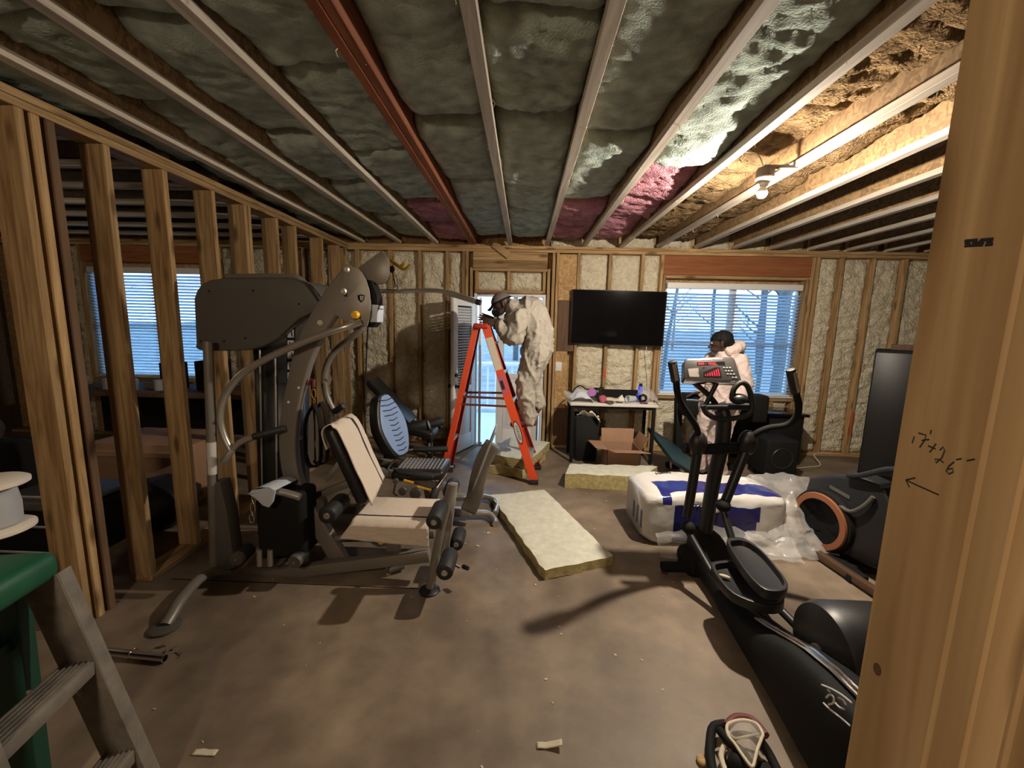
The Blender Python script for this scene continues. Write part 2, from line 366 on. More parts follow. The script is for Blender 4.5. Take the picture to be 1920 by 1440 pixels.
def text(name, s, size, loc, xdir, ydir, m, parent, ext=.0006):
    cu = bpy.data.curves.new(name, 'FONT'); cu.body = s; cu.size = size; cu.extrude = ext; cu.align_x = 'CENTER'; cu.align_y = 'CENTER'
    t = bpy.data.objects.new(name, cu); COL.objects.link(t)
    bpy.context.view_layer.update()
    me = bpy.data.meshes.new_from_object(t.evaluated_get(bpy.context.evaluated_depsgraph_get())); bpy.data.objects.remove(t)
    x = V(xdir).normalized(); y = V(ydir); y = (y - x*y.dot(x)).normalized(); z = x.cross(y)
    mt = Matrix(((x.x, y.x, z.x), (x.y, y.y, z.y), (x.z, y.z, z.z)))
    me.transform(mt.to_4x4()); me.transform(Matrix.Translation(V(loc) - wloc(parent)))
    me.materials.clear(); me.materials.append(M[m]); o = bpy.data.objects.new(name, me); COL.objects.link(o); o.parent = parent; return o
def organic(name, caps, m, parent, voxel=.01, smooth=4, folds=0, fscale=9, ells=(), decim=0):   # capsules and ellipsoids fused into one continuous skin
    b = MB()
    for p0, r0, p1, r1 in caps:
        p0, p1 = V(p0), V(p1)
        b.tube([p0, p1], [r0, r1], 14); b.ell(p0, r0, 14, 8); b.ell(p1, r1, 14, 8)
    for c, rad in ells: b.ell(c, rad, 18, 12)
    o = b.build(name, None, None)
    q = o.modifiers.new('r', 'REMESH'); q.mode = 'VOXEL'; q.voxel_size = voxel
    q = o.modifiers.new('s', 'SMOOTH'); q.iterations = smooth; q.factor = .6
    bpy.context.view_layer.update()
    me = bpy.data.meshes.new_from_object(o.evaluated_get(bpy.context.evaluated_depsgraph_get())); bpy.data.objects.remove(o)
    org = wloc(parent) if parent is not None else V((0,0,0))
    if folds:
        me.update(); ns = [v.normal.copy() for v in me.vertices]
        for v, n in zip(me.vertices, ns):
            p = v.co; k = noise.noise(V((p.x*fscale*.5, p.y*fscale*.5, p.z*fscale*.4)))
            k2 = max(0, 1-abs(noise.noise(V((p.x*fscale*.7+5, p.y*fscale*.7, p.z*fscale*.45+p.x*fscale*.6))))*3.2)**2; k3 = max(0, 1-abs(noise.noise(V((p.x*fscale*1.3+9, p.y*fscale, p.z*fscale*1.1-p.x*fscale*.7))))*3.5)**2
            v.co = p + n*folds*(k*.35 + k2*.75 + k3*.4)
    me.transform(Matrix.Translation(-org)); me.polygons.foreach_set('use_smooth', [True]*len(me.polygons))
    me.materials.clear(); me.materials.append(M[m])
    ob = bpy.data.objects.new(name, me); COL.objects.link(ob)
    if parent is not None: ob.parent = parent
    return ob
def rbox(b, c, sx, sy, sz, r, mi=0, rot=None, seg=3):   # rounded block
    bm = bmesh.new(); bmesh.ops.create_cube(bm, size=1)
    for v in bm.verts: v.co = V((v.co.x*sx, v.co.y*sy, v.co.z*sz))
    bmesh.ops.bevel(bm, geom=bm.edges[:], offset=r, segments=seg, affect='EDGES', profile=.5)
    bm.verts.index_update(); c = V(c)
    b.add([c + (rot @ v.co if rot else v.co) for v in bm.verts], [[v.index for v in f.verts] for f in bm.faces], mi); bm.free(); return b
# ================= SETTING =================
D, SD = 5.40, .14                                     # face of the back wall's studs, stud depth
CZ = 2.65                                             # underside of the joists
fl = MB().grid(lambda u, v: V((-7.2+13*u, -2.4+8*v, 0)), 4, 4).build('floor', 'concrete', None); tag(fl, kind='structure')
# saw cut in the slab, run as a thin dark inlay
MB().bar((-2.2, 2.33, .0006), (-.62, 2.33, .0006), .008, .001).build('saw_cut', 'matte', fl)

# ---- back wall ----
wb = MB()
def sheet(x0, x1, z0, z1): wb.box(x0, x1, D+SD, D+SD+.02, z0, z1)
WL, WD, WR = (-5.85, -4.10, .82, 2.30), (-.66, .27, 0, 2.05), (1.80, 3.55, .77, 2.24)
sheet(-7.2, WL[0], 0, 2.9); sheet(WL[0], WL[1], 0, WL[2]); sheet(WL[0], WL[1], WL[3], 2.9); sheet(WL[1], WD[0], 0, 2.9)
sheet(WD[0], WD[1], WD[3], 2.9); sheet(WD[1], WR[0], 0, 2.9); sheet(WR[0], WR[1], 0, WR[2]); sheet(WR[0], WR[1], WR[3], 2.9); sheet(WR[1], 5.8, 0, 2.9)
wall = wb.build('wall_back', 'osb', None, flat=True); tag(wall, kind='structure')
Y0, Y1 = D, D+SD
def vstud(x, z0=.04, z1=2.57, m='woodZ', w_=.038): beam('stud', x-w_/2, x+w_/2, Y0, Y1, z0, z1, m, wall)
for z in (2.571, 2.611): beam('top_plate', -7.2, -.30, Y0, Y1, z, z+.038, 'woodX', wall); beam('top_plate', -.298, 5.8, Y0, Y1, z, z+.038, 'woodX', wall)
beam('bottom_plate', -7.2, -.70, Y0, Y1, 0, .038, 'woodX', wall); beam('bottom_plate', .31, 5.8, Y0, Y1, 0, .038, 'woodX', wall)
full = [-6.9, -6.5, -6.1, -5.91, -4.04, -3.7, -3.3, -2.9, -2.5, -2.2, -1.765, -1.377, -1.016, -.80, -.758, .36, .41, .68, 1.08, 1.49, 1.735, 3.62, 3.68, 3.98, 4.36, 4.76, 5.17, 5.55]
for x in full: vstud(x)
for x in (-.70,): vstud(x, 0, 2.37); 
vstud(.30, 0, 2.37)
for x in (1.778, 3.572): vstud(x, .04, 2.31)
for x in (-5.87, -4.08): vstud(x, .04, 2.36)
# red headers over the windows, pale header over the door
beam('window_header', 1.74, 3.64, Y0+.005, Y1, 2.325, 2.568, 'lvlX', wall); beam('sill_plate', 1.76, 3.60, Y0, Y1, 2.285, 2.322, 'woodX', wall)
beam('window_header', -5.89, -4.06, Y0+.005, Y1, 2.36, 2.568, 'lvlX', wall)
beam('sill_plate', 1.76, 3.60, Y0, Y1, .725, .763, 'woodX', wall); beam('sill_plate', -5.89, -4.06, Y0, Y1, .775, .813, 'woodX', wall)
beam('door_header', -.68, .28, Y0+.004, Y1, 2.468, 2.568, 'woodX', wall); beam('door_header', -.68, .28, Y0+.006, Y1, 2.37, 2.467, 'woodX', wall)
beam('sill_plate', -.68, .28, Y0, Y1, 2.33, 2.368, 'woodX', wall); beam('sill_plate', -.655, .265, Y0, Y1, 2.052, 2.09, 'woodX', wall)
for x in (-.635, -.215, .245): vstud(x, 2.092, 2.328)
for x in (2.10, 2.50, 2.90, 3.30): vstud(x, .04, .723)
for x in (-5.5, -5.0, -4.5): vstud(x, .04, .773)
o = MB().bar(at(925, 457, Y=5.385), at(955, 480, Y=5.385), .085, .035, up=(0, 1, 0)).build('wood_scrap', 'woodX', wall, bevel=.002)
# panel column right of the door: osb, dark board, osb again
beam('osb_filler', .43, .66, Y0+.02, Y0+.035, 1.98, 2.56, 'osb', wall); beam('brown_board', .435, .655, Y0+.012, Y0+.033, 1.32, 1.979, 'brownZ', wall)
beam('osb_filler', .43, .58, Y0+.02, Y0+.034, .55, 1.319, 'osb', wall); beam('brown_board', .43, .655, Y0+.012, Y0+.033, .04, .549, 'brownZ', wall)
def foam(x0, x1, z0, z1, seed, par=wall, yb=None, amp=.034):
    yb = Y0+.030 if yb is None else yb
    nu, nv = max(4, int((x1-x0)/.022)), max(4, int((z1-z0)/.020)); rnd = random.Random(seed); ph = rnd.random()*50; dep = rnd.uniform(-.006, .018)
    def f(u, v):
        x, z = x0+(x1-x0)*u, z0+(z1-z0)*v
        e = min(u*(x1-x0), (1-u)*(x1-x0), v*(z1-z0), (1-v)*(z1-z0)); k = 1-math.exp(-e/.016)
        n = noise.turbulence(V((x*5+ph, z*11, ph)), 3, False)*.9 + .55*noise.noise(V((x*14, z*26+ph, 1))) + .35*noise.noise(V((x*30, z*48+ph, 1)))
        return V((x, yb + dep - amp*(n-.3)*k + .05*(1-k), z))
    MB().grid(f, nu, nv).build('foam_panel', 'foam', par, ang=80)
sd = 0
for a, b_ in zip(full[:-1], full[1:]):
    if b_-a < .12 or (a, b_) in ((-5.91, -4.04), (-.758, .36), (.41, .68), (1.735, 3.62)): continue
    sd += 1; foam(a+.019, b_-.019, .04, 2.568, sd)
for a, b_ in ((-.616, -.234), (-.196, .226)): sd += 1; foam(a, b_, 2.092, 2.328, sd)
cw = [1.797, 2.10, 2.50, 2.90, 3.30, 3.553]
for a, b_ in zip(cw[:-1], cw[1:]): sd += 1; foam(a+.019, b_-.019, .04, .723, sd)
for a, b_ in zip([-5.85, -5.5, -5.0, -4.5], [-5.5, -5.0, -4.5, -4.10]): sd += 1; foam(a+.019, b_-.019, .04, .773, sd)
for i, x in enumerate([.285, .735, 1.21, 1.68, 2.15, 2.62, 3.09, 3.56, 4.03, 4.5]): foam(x+.03, x+.44, 2.652, 2.88, 200+i, yb=D+.06)   # foam on the rim above the plate
# spray marks on two studs
MB().box(1.064, 1.096, Y0-.0012, Y0, .98, 1.10).build('spray_mark', 'redspray', wall); MB().box(1.476, 1.504, Y0-.0012, Y0, .18, .64).build('spray_mark', 'lvlX', wall)
MB().box(4.345, 4.378, Y0-.0012, Y0, .30, .62).build('spray_mark', 'redspray', wall)

# ---- other walls ----
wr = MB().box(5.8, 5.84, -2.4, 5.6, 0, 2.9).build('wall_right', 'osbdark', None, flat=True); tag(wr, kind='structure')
for y in [i*.406 for i in range(2, 13)]: beam('stud', 5.66, 5.80, y, y+.038, .04, 2.57, 'woodZ', wr)
for y in [i*.406 for i in range(2, 12)]:
    MB().grid(lambda u, v, y=y: V((5.72-.02*noise.noise(V((u*4+y*9, v*22, 3))), y+.038+.368*u, .04+2.53*v)), 8, 60).build('foam_panel', 'foam', wr, ang=80)
tag(MB().box(-7.24, -7.2, -2.4, 5.6, 0, 2.9).build('wall_far', 'osbdark', None, flat=True), kind='structure')
tag(MB().box(-7.2, 5.8, -2.44, -2.4, 0, 2.9).build('wall_rear', 'concrete_far', None, flat=True), kind='structure')

# ---- stud partition on the left ----
wl = structure('wall_left', (-2.37, 3.6, 0))
for z in (2.571, 2.611): beam('top_plate', -2.44, -2.30, -2.3, 5.39, z, z+.038, 'woodY', wl)
beam('bottom_plate', -2.44, -2.30, 2.30, 5.39, 0, .036, 'woodY', wl)
for y in (1.91, 1.972, 2.034): beam('stud', -2.44-.01*(y < 1.95), -2.30, y, y+.038, 0, 2.57, 'brownZ' if y > 2.03 else 'woodZ', wl)
for y in (2.30, 2.665, 3.07, 3.42, 3.465, 3.85, 4.16, 4.70, 5.13, 5.32): beam('stud', -2.44, -2.30, y, y+.038, .037, 2.57, 'woodZ', wl)

# ---- framing of the doorway the picture is taken from ----
wf = structure('wall_front', (.55, .42, 0))
posts = [beam('stud', .43+.0405*i, .468+.0405*i, .378+.002*(i % 2), .467, 0, 2.57, 'postZ', wf) for i in range(3)]
for x in (.95, 1.36, 1.77, 2.2, 2.6): beam('stud', x, x+.038, .378, .467, .04, 2.57, 'woodZ', wf)
for z in (2.571, 2.611): beam('top_plate', -2.3, 5.8, .378, .467, z, z+.038, 'woodX', wf)
beam('bottom_plate', .56, 5.8, .378, .467, 0, .038, 'woodX', wf)
# handwriting and grade stamp on the post
def strokes(lines, r, name, par=posts[0]):
    b = MB()
    for l in lines: b.tube([at(x, y, X=.4309) for x, y in l], r, 6)
    b.build(name, 'ink', par)
strokes([[(1712,831),(1716,818)], [(1724,812),(1738,816),(1735,826),(1726,839)], [(1730,826),(1744,824)], [(1748,806),(1746,814)],
         [(1742,836),(1756,842)], [(1757,832),(1745,848)],
         [(1764,844),(1770,838),(1773,845),(1768,858),(1757,868),(1755,861),(1764,862),(1771,868)],
         [(1791,866),(1781,874),(1776,884),(1781,889),(1789,885),(1788,878),(1780,880)], [(1795,862),(1805,860)], [(1815,864),(1830,861)],
         [(1762,928),(1730,914),(1700,900)], [(1700,900),(1718,896)], [(1700,900),(1707,914)]], .0014, 'handwriting')
strokes([[(1811,452),(1835,450)], [(1812,456),(1822,455)], [(1811,461),(1846,459)], [(1826,455),(1848,454)], [(1840,450),(1865,448)], [(1852,453),(1864,452)], [(1850,459),(1864,458)]], .0018, 'grade_stamp')

kc = at(1645, 1255, X=.4299); b = MB(); b.prism([kc+V((0, .0055*math.cos(t), .0075*math.sin(t))) for t in [i*math.pi/8 for i in range(16)]], (-.0002, 0, 0)); b.build('knot', 'woodrail', posts[0])
# ---- ceiling: subfloor, I-joists, batts ----
ce = MB().box(-7.2, 5.8, -2.4, 5.6, 2.895, 2.915).build('ceiling', 'osbdark', None, flat=True); tag(ce, kind='structure')
JX = [-2.10, -1.625, -1.15, -.68, -.205, .265, .735, 1.205, 1.67, 2.14, 2.61, 3.08, 3.55, 4.02, 4.49, 4.96, 5.43]
_j = None
for x in JX:
    if x == -.68: beam('red_beam', x-.044, x-.001, .47, 5.40, 2.652, 2.893, 'lvlY', ce); beam('red_beam', x+.001, x+.044, .47, 5.40, 2.654, 2.893, 'lvlY', ce); continue
    if _j is None:
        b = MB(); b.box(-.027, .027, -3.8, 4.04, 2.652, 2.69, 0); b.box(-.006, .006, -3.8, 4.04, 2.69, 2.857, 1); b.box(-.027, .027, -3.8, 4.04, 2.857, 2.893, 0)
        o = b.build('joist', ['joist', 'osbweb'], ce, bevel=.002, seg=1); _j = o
    else: o = _j.copy(); COL.objects.link(o); o.parent = ce
    o.location = (x, 1.36, 0)
def batt(x0, x1, y0, y1, z, m, seed, amp=.03, par=ce, rough=1.0):
    rnd = random.Random(seed); ph = rnd.random()*90; nx, ny = max(6, int((x1-x0)/.020)), max(6, int((y1-y0)/.024)); tl = rnd.uniform(-.02, .02); tl2 = rnd.uniform(-.035, .035); q0 = rnd.uniform(0, .03); q1 = rnd.uniform(0, .03)
    def f(u, v):
        x, y = x0+(x1-x0)*u, y0+(y1-y0)*v
        e = min(u, 1-u)*(x1-x0); ev = min(v*(y1-y0)+q0*math.sin(u*7+ph), (1-v)*(y1-y0)+q1*math.sin(u*6+ph)); ev = max(ev, 0)
        n = noise.fractal(V((x*3+ph, y*3, ph)), 1, 2, 3)*.8 + .5*noise.noise(V((x*2.2, y*1.6+ph, 7))) + rough*.5*noise.turbulence(V((x*9+ph, y*15, 4)), 3, True) + rough*(1-abs(noise.noise(V((x*7, y*19+ph, 2))))*2)*.35 + rough*.35*noise.noise(V((x*20, y*42, ph)))
        cz = max(0, 1-abs(noise.noise(V((x*2.6+ph, y*7, 11))))*6)**2*(.2+.8*rough)*.7 + max(0, 1-abs(noise.noise(V((x*6, y*5+ph, 15))))*7)**2*.3
        yy = y + (.02*noise.noise(V((x*9, ph, 0))) if v in (0, 1) else 0)
        return V((x, yy, z - amp*.8*n + .030*cz + .035*math.exp(-e/.03) + .05*math.exp(-ev/.025) + tl*(u-.5)*2 + tl2*(v-.5)*2))
    MB().slab(f, nx, ny, (0, 0, .10)).build('insulation_batt', m, par, ang=80)
k = 0
edges = [-2.44] + JX + [5.8]
for a, b_ in zip(edges[:-1], edges[1:]):
    a2, b2 = a+.012, b_-.012
    if abs(a+.68) < .01: a2 = a+.05
    if abs(b_+.68) < .01: b2 = b_-.05
    y = .5
    if a < -2.3: a2 = -2.43
    while y < 5.35:
        k += 1; rnd = random.Random(k*13); L_ = rnd.uniform(.55, 1.25); pinkbay = {-1.15: 3.9, .265: 3.80, .735: 2.85}.get(a)
        ye = min(y+L_, 5.36)
        if 5.36-ye < .35: ye = 5.36
        if pinkbay and y < pinkbay < ye+.2: ye = pinkbay
        m = 'batt'
        if pinkbay and y >= pinkbay-.01: m = 'battpink'; ye = 3.62 if y < 3.4 else min(ye, y+.85) if y < 4.6 else 5.36
        z = 2.725
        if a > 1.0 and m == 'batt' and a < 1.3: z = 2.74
        if a > 1.1 and m == 'batt': m, z = 'battwarm', 2.775
        if a > 2.05: m, z = 'battshade', 2.82
        batt(a2, b2, y, ye-.004, z + rnd.uniform(-.012, .018), m, k, amp=.03 if m != 'battwarm' else .045, rough=1.0 if m != 'batt' else rnd.uniform(.25, 1.1))
        y = ye + (rnd.uniform(.02, .09) if rnd.random() < .5 else .004)
# loose fibres hanging off the joists
rf_ = random.Random(17); b = MB()
for i in range(70):
    x = rf_.choice(JX[2:10])+rf_.choice((-.03, .03)); y = rf_.uniform(.7, 5.0); l = rf_.uniform(.015, .05); a = rf_.random()*6.28; p = V((x, y, 2.668))
    b.tube([p, p+V((math.cos(a)*l*.4, math.sin(a)*l*.4, -l*.5)), p+V((math.cos(a)*l*.2, math.sin(a)*l*.5, -l))], [.0022, .0016, .0008], 4)
tag(b.build('loose_fibre', 'foam', ce), kind='stuff')
# side room: joists running the other way
for i in range(9):
    y = 1.55+.45*i; beam('joist', -7.2, -2.44, y-.027, y+.027, 2.655, 2.70, 'joistX', ce); beam('joist_web', -7.2, -2.44, y-.006, y+.006, 2.70, 2.893, 'osbdark', ce)
for i in range(8): batt(-6.9, -2.5, 1.57+.45*i, 1.98+.45*i, 2.80, 'battshade', 500+i)

# ---- windows ----
def window(n, W, mull):
    x0, x1, z0, z1 = W; w_ = structure('window_%d' % n, ((x0+x1)/2, 5.5, z0)); y0, y1 = 5.485, 5.535
    b = MB()
    for bx in ((x0, x1, z0, z0+.045), (x0, x1, z1-.045, z1), (x0, x0+.045, z0+.045, z1-.045), (x1-.045, x1, z0+.045, z1-.045)): b.box(bx[0], bx[1], y0, y1, bx[2], bx[3])
    b.build('window_frame', 'vinyl', w_, bevel=.004)
    for mx in mull: MB().box(mx-.04, mx+.04, y0, y1, z0+.045, z1-.045).build('mullion', 'vinyl', w_, bevel=.004)
    xs = [x0+.045] + [q for mx in mull for q in (mx-.04, mx+.04)] + [x1-.045]; zm = (z0+z1)/2 - .03
    for a, b_ in zip(xs[::2], xs[1::2]):
        MB().box(a, b_, y0+.008, y1-.008, zm-.018, zm+.018).build('meeting_rail', 'vinyl', w_, bevel=.003)
        for za, zb in ((z0+.045, zm-.018), (zm+.018, z1-.045)): MB().box(a, b_, 5.508, 5.512, za, zb).build('pane', 'glass', w_, flat=True)
    MB().box(x0, x1, 5.40, 5.484, z0, z0+.018).build('window_sill', 'white', w_, bevel=.003)
window(1, WR, [2.70]); window(2, WL, [-4.95])
def blind(label, W, ztop, zbot, tilt):
    x0, x1 = W[0]+.02, W[1]-.02; t = thing('window_blind', label, 'blind', ((x0+x1)/2, 5.44, ztop))
    b = MB(); rbox(b, ((x0+x1)/2, 5.435, ztop-.04), x1-x0, .065, .075, .008); b.build('headrail', 'white', t)
    b = MB(); rbox(b, ((x0+x1)/2, 5.44, zbot+.012), x1-x0, .05, .022, .006); b.build('bottom_rail', 'white', t)
    n = int((ztop-.08-zbot-.03)/.0405); s0 = None
    for i in range(n):
        if s0 is None:
            def f(u, v): a = (v-.5)*.050; return t.location + V((-(x1-x0)/2+(x1-x0)*u, a*math.cos(tilt), a*math.sin(tilt)+.004*(1-(2*v-1)**2)))
            s0 = MB().slab(f, 1, 4, (0, 0, -.0022)).build('slat', 'blind', t); o = s0
        else: o = s0.copy(); COL.objects.link(o); o.parent = t
        o.location = (0, 0, zbot+.045+.0405*i - ztop)
    for fx in (.08, .5, .92):
        for dy in (-.022, .022): MB().cyl((x0+(x1-x0)*fx, 5.44+dy, zbot+.02), (x0+(x1-x0)*fx, 5.44+dy, ztop-.07), .0014, n=5).build('ladder_cord', 'white', t)
blind('white slatted blind over the wide window behind the person in white', WR, 2.235, .79, -.45)
blind('white slatted blind on the window seen between the partition studs', WL, 2.295, .84, -.5)

# ---- door ----
d1 = structure('door_1', (-.2, 5.45, 0))
b = MB(); b.box(-.66, -.625, 5.40, 5.54, 0, 2.045); b.box(.235, .27, 5.40, 5.54, 0, 2.045); b.box(-.625, .235, 5.40, 5.54, 2.01, 2.045); b.build('door_frame', 'white', d1, bevel=.003)
MB().box(-.66, .27, 5.40, 5.56, 0, .02).build('threshold', 'alu', d1, bevel=.003)
def leaf(p0, p1, name, solid_to, louv=True):
    p0, p1 = V(p0), V(p1); a = (p1-p0); L_ = a.length; a.normalize(); nrm = a.cross(V((0,0,1))); H_ = 1.965; th = .042; z0 = .025
    t = lambda u, z, d=0: V((p0.x, p0.y, 0)) + a*u + V((0,0,z)) + nrm*d
    b = MB(); st = .095
    def pc(u0, u1, za, zb, d=th/2, mi=0): b.obox(t((u0+u1)/2, (za+zb)/2), a*(u1-u0)/2, nrm*d, V((0,0,(zb-za)/2)), mi)
    pc(0, st, z0, z0+H_); pc(L_-st, L_, z0, z0+H_); pc(st, L_-st, z0, z0+.2); pc(st, L_-st, z0+H_-.12, z0+H_); pc(st, L_-st, solid_to-.08, solid_to)
    o = b.build(name, 'white', d1, bevel=.003)
    b = MB(); pc(st, L_-st, z0+.2, solid_to-.08, .012); pc(st+.05, L_-st-.05, z0+.26, solid_to-.14, .018); b.build('lower_panel', 'white', o, bevel=.006)
    b = MB(); pc(st, L_-st, solid_to, z0+H_-.12, .003); b.build('pane', 'glass', o, flat=True)
    if louv:
        n = int((z0+H_-.12-solid_to)/.034)
        b = MB()
        for i in range(n): b.obox(t(L_/2, solid_to+.02+.034*i), a*(L_/2-st), nrm*.006+V((0,0,.0165)), nrm*.0008)
        tag(b.build('inner_louvre', 'vinyl', o, flat=True), kind='stuff')
    return o, t, L_
lf, t, L_ = leaf((-.865, 4.93, 0), (-.655, 5.40, 0), 'door_leaf', .86)
for z, n_ in ((1.02, 'deadbolt'), (.88, 'door_knob')):
    b = MB()
    for s in (-1, 1): b.lathe([(.0, 0), (.026, 0), (.026, .008), (.012, .014), (.012, .035 if n_ == 'door_knob' else .016), (.026, .042 if n_ == 'door_knob' else .018), (.024, .062 if n_ == 'door_knob' else .02), (0, .066 if n_ == 'door_knob' else .022)], t(.05, z, .021*s), t(0, 0, s)-t(0, 0, 0), 14)
    b.build(n_, 'black', lf)
lf2, t2, L2 = leaf((-.36, 5.50, 0), (.225, 5.50, 0), 'door_leaf', 1.0, False)
MB().box(-.60, -.565, 5.46, 5.52, .02, 2.0).build('door_stop', 'white', d1, bevel=.003)
# switch plate
sw = thing('light_switch', 'white square switch plate on the osb strip right of the door', 'switch', at(1045, 687, Y=D+.018))
c = sw.location; b = MB(); rbox(b, c, .115, .008, .12, .003); b.build('plate', 'white', sw); b = MB(); rbox(b, c+V((0, -.006, 0)), .03, .006, .06, .002); b.build('rocker', 'white', sw)

# ---- outside ----
og = MB().grid(lambda u, v: V((-40+80*u, 5.6+50*v, -.25 + max(0, v-.12)*1.9 + .25*noise.noise(V((u*40, v*25, 0))))), 60, 40).build('ground_outside', 'outground', None); tag(og, kind='structure')
dk = MB().box(-1.6, 1.4, 5.60, 7.6, -.12, -.02).build('deck_outside', 'deckboard', None); tag(dk, kind='structure')
rl = thing('deck_railing', 'pale porch railing outside the open door', 'railing', (-.2, 7.5, -.02))
for x in (-1.5, .05, 1.3): MB().box(x-.045, x+.045, 7.45, 7.54, -.02, 1.0).build('post', 'white', rl, bevel=.004)
MB().box(-1.5, 1.3, 7.46, 7.53, .90, .96).build('top_rail', 'white', rl, bevel=.004); MB().box(-1.5, 1.3, 7.47, 7.52, .08, .13).build('bottom_rail', 'white', rl, bevel=.004)
q0 = None
for i in range(18):
    x = -1.4+.15*i
    if abs(x-.05) < .06: continue
    if q0 is None: q0 = MB().box(-.016, .016, -.016, .016, 0, .77).build('baluster', 'white', None); o = q0
    else: o = q0.copy(); COL.objects.link(o)
    o.parent = rl; o.location = V((x, 7.495, .13)) - rl.location
def tree(x, y, h, r, seed):
    rnd = random.Random(seed); b = MB(); z = -.4 + max(0, (y-5.6)/50-.12)*1.9
    lean = rnd.uniform(-.06, .06); P = [V((x+lean*h*i/5+rnd.uniform(-.05, .05), y, z+h*i/5)) for i in range(6)]
    b.tube(P, [r*(1-.14*i) for i in range(6)], 7)
    for _ in range(7):
        i = rnd.randint(1, 4); p = P[i].lerp(P[i+1], rnd.random()); s = rnd.choice((-1, 1)); l = rnd.uniform(.8, 2.4)
        q = p + V((s*l*.6, rnd.uniform(-.5, .5), l*.55)); b.tube([p, p.lerp(q, .5)+V((0, 0, -.08)), q], [r*.35, r*.22, r*.08], 5)
        for _2 in range(2): q2 = p.lerp(q, rnd.uniform(.4, .9)); b.tube([q2, q2+V((s*rnd.uniform(.2, .8), 0, rnd.uniform(.2, .9)))], [r*.14, r*.05], 4)
    o = b.build('bare_tree', 'bark', None, origin=(x, y, z)); tag(o, 'bare grey woodland tree standing outside beyond the windows', 'tree', 'bare trees outside the windows')
rt = random.Random(3)
for i in range(26): y = rt.uniform(9.5, 26); tree(rt.uniform(.15, .95)*y*.72 if i % 3 else rt.uniform(-1.15, .1)*y, y, rt.uniform(6, 9), rt.uniform(.05, .14), i)
# ================= HOME GYM (left of the room, seen side on) =================
gy = thing('home_gym', 'grey multi-station home gym with dark hood and weight stack beside the stud partition', 'gym machine', (-1.35, 2.6, 0))
def G(px, py, Y=2.52): return at(px, py, Y=Y)
def GL(lst, Y=2.52): return [G(x, y, Y) for x, y in lst]
DY = V((0, 1, 0))
# rear upright, its collar and dark gusset foot
b = MB(); b.tube(GL([(390, 640), (396, 800), (402, 1060)], 2.42), .027, 14); b.build('upright_post', 'gun', gy)
b = MB(); b.tube(GL([(397, 828), (399, 888)], 2.42), .0285, 14); b.build('collar', 'label', gy)
b = MB(); b.prism(GL([(397, 905), (412, 905), (425, 960), (440, 1065), (392, 1080)], 2.41), DY*.10); b.build('gusset', 'hood', gy, bevel=.006)
# hood over the weight stack
hood = [(365, 652), (367, 645), (363, 560), (368, 545), (378, 532), (392, 525), (420, 521), (535, 521), (556, 524), (570, 531), (584, 548), (603, 577), (603, 584), (583, 588), (562, 597), (545, 612), (520, 636), (495, 649), (470, 656), (440, 658), (382, 658), (372, 656)]
b = MB(); b.prism(GL(hood, 2.50), DY*.42); b.build('hood', 'hood', gy, bevel=.022, seg=4)
b = MB()
for x, y in ((392, 546), (474, 545), (560, 570), (420, 640), (460, 634), (376, 640)): b.cyl(G(x, y, 2.503), G(x, y, 2.495), .006, n=10)
b.build('screw', 'matte', gy)
b = MB(); b.tube(GL([(425, 519), (540, 519), (565, 526), (585, 548), (606, 582)], 2.70), .020, 12, sm=4); b.build('hood_tube', 'gun', gy)
# weight-stack shroud, black curved column, with guide rods and the exercise chart
p0, p1 = G(458, 650, 2.60), G(548, 650, 2.60); q0_, q1_ = G(474, 1050, 2.60), G(552, 1045, 2.60)
def shroud(u, v):
    a, c = p0.lerp(q0_, v), p1.lerp(q1_, v); mid = (a+c)/2; hw = (c.x-a.x)/2; th = math.pi*(1-u)
    return V((mid.x + hw*math.cos(th), 2.80 - .21*math.sin(th)**.6, mid.z))
b = MB().grid(shroud, 18, 2); b.build('stack_shroud', 'black', gy, solid=.006)
b = MB()
for dx in (0, .10):
    b.cyl(G(487, 656, 2.575)+V((dx, .0, 0)), G(494, 1040, 2.575)+V((dx, 0, 0)), .006, n=8)
b.build('guide_rod', 'steel', gy)
b = MB(); b.prism([G(537, 612, 2.56), G(553, 612, 2.56), G(551, 800, 2.56), G(538, 800, 2.56)], DY*.006); pl = b.build('exercise_chart', 'matte', gy)
b = MB()
for i in range(9):
    y = 618+20*i; b.prism([G(539, y, 2.558), G(551, y, 2.558), G(551, y+15, 2.558), G(539, y+15, 2.558)], DY*.002)
b.build('picture_label', 'bluelabel', pl)
b = MB()
for i in range(9):
    y = 618+20*i; r_ = random.Random(i); x = 542+r_.random()*5
    b.tube([G(x, y+3, 2.556), G(x+1, y+8, 2.556), G(x+r_.uniform(-3, 3), y+13, 2.556)], .003, 5); b.tube([G(x, y+6, 2.556), G(x+r_.uniform(-3, 4), y+9, 2.556)], .002, 5)
b.build('figure_print', 'matte', pl)
b = MB()
for i in range(13): rbox(b, (q0_.x+.13, 2.80, .25+.062*i), .16, .12, .055, .006)
b.build('weight_plates', 'matte', gy)
# curved mast
mast = smooth_path(GL([(672, 514), (646, 541), (610, 590), (577, 652), (559, 715), (547, 775), (543, 840), (554, 905), (585, 962), (618, 1015), (650, 1068)], 2.50), 4)
n_ = len(mast)
b = MB(); b.sweep(mast, lambda i: [(a*(.030), c*(.092-.034*max(0, (i/n_-.55)/.45))) for a, c in ((-1, -1), (1, -1), (1, 1), (-1, 1))], up=(0, 1, 0)); 
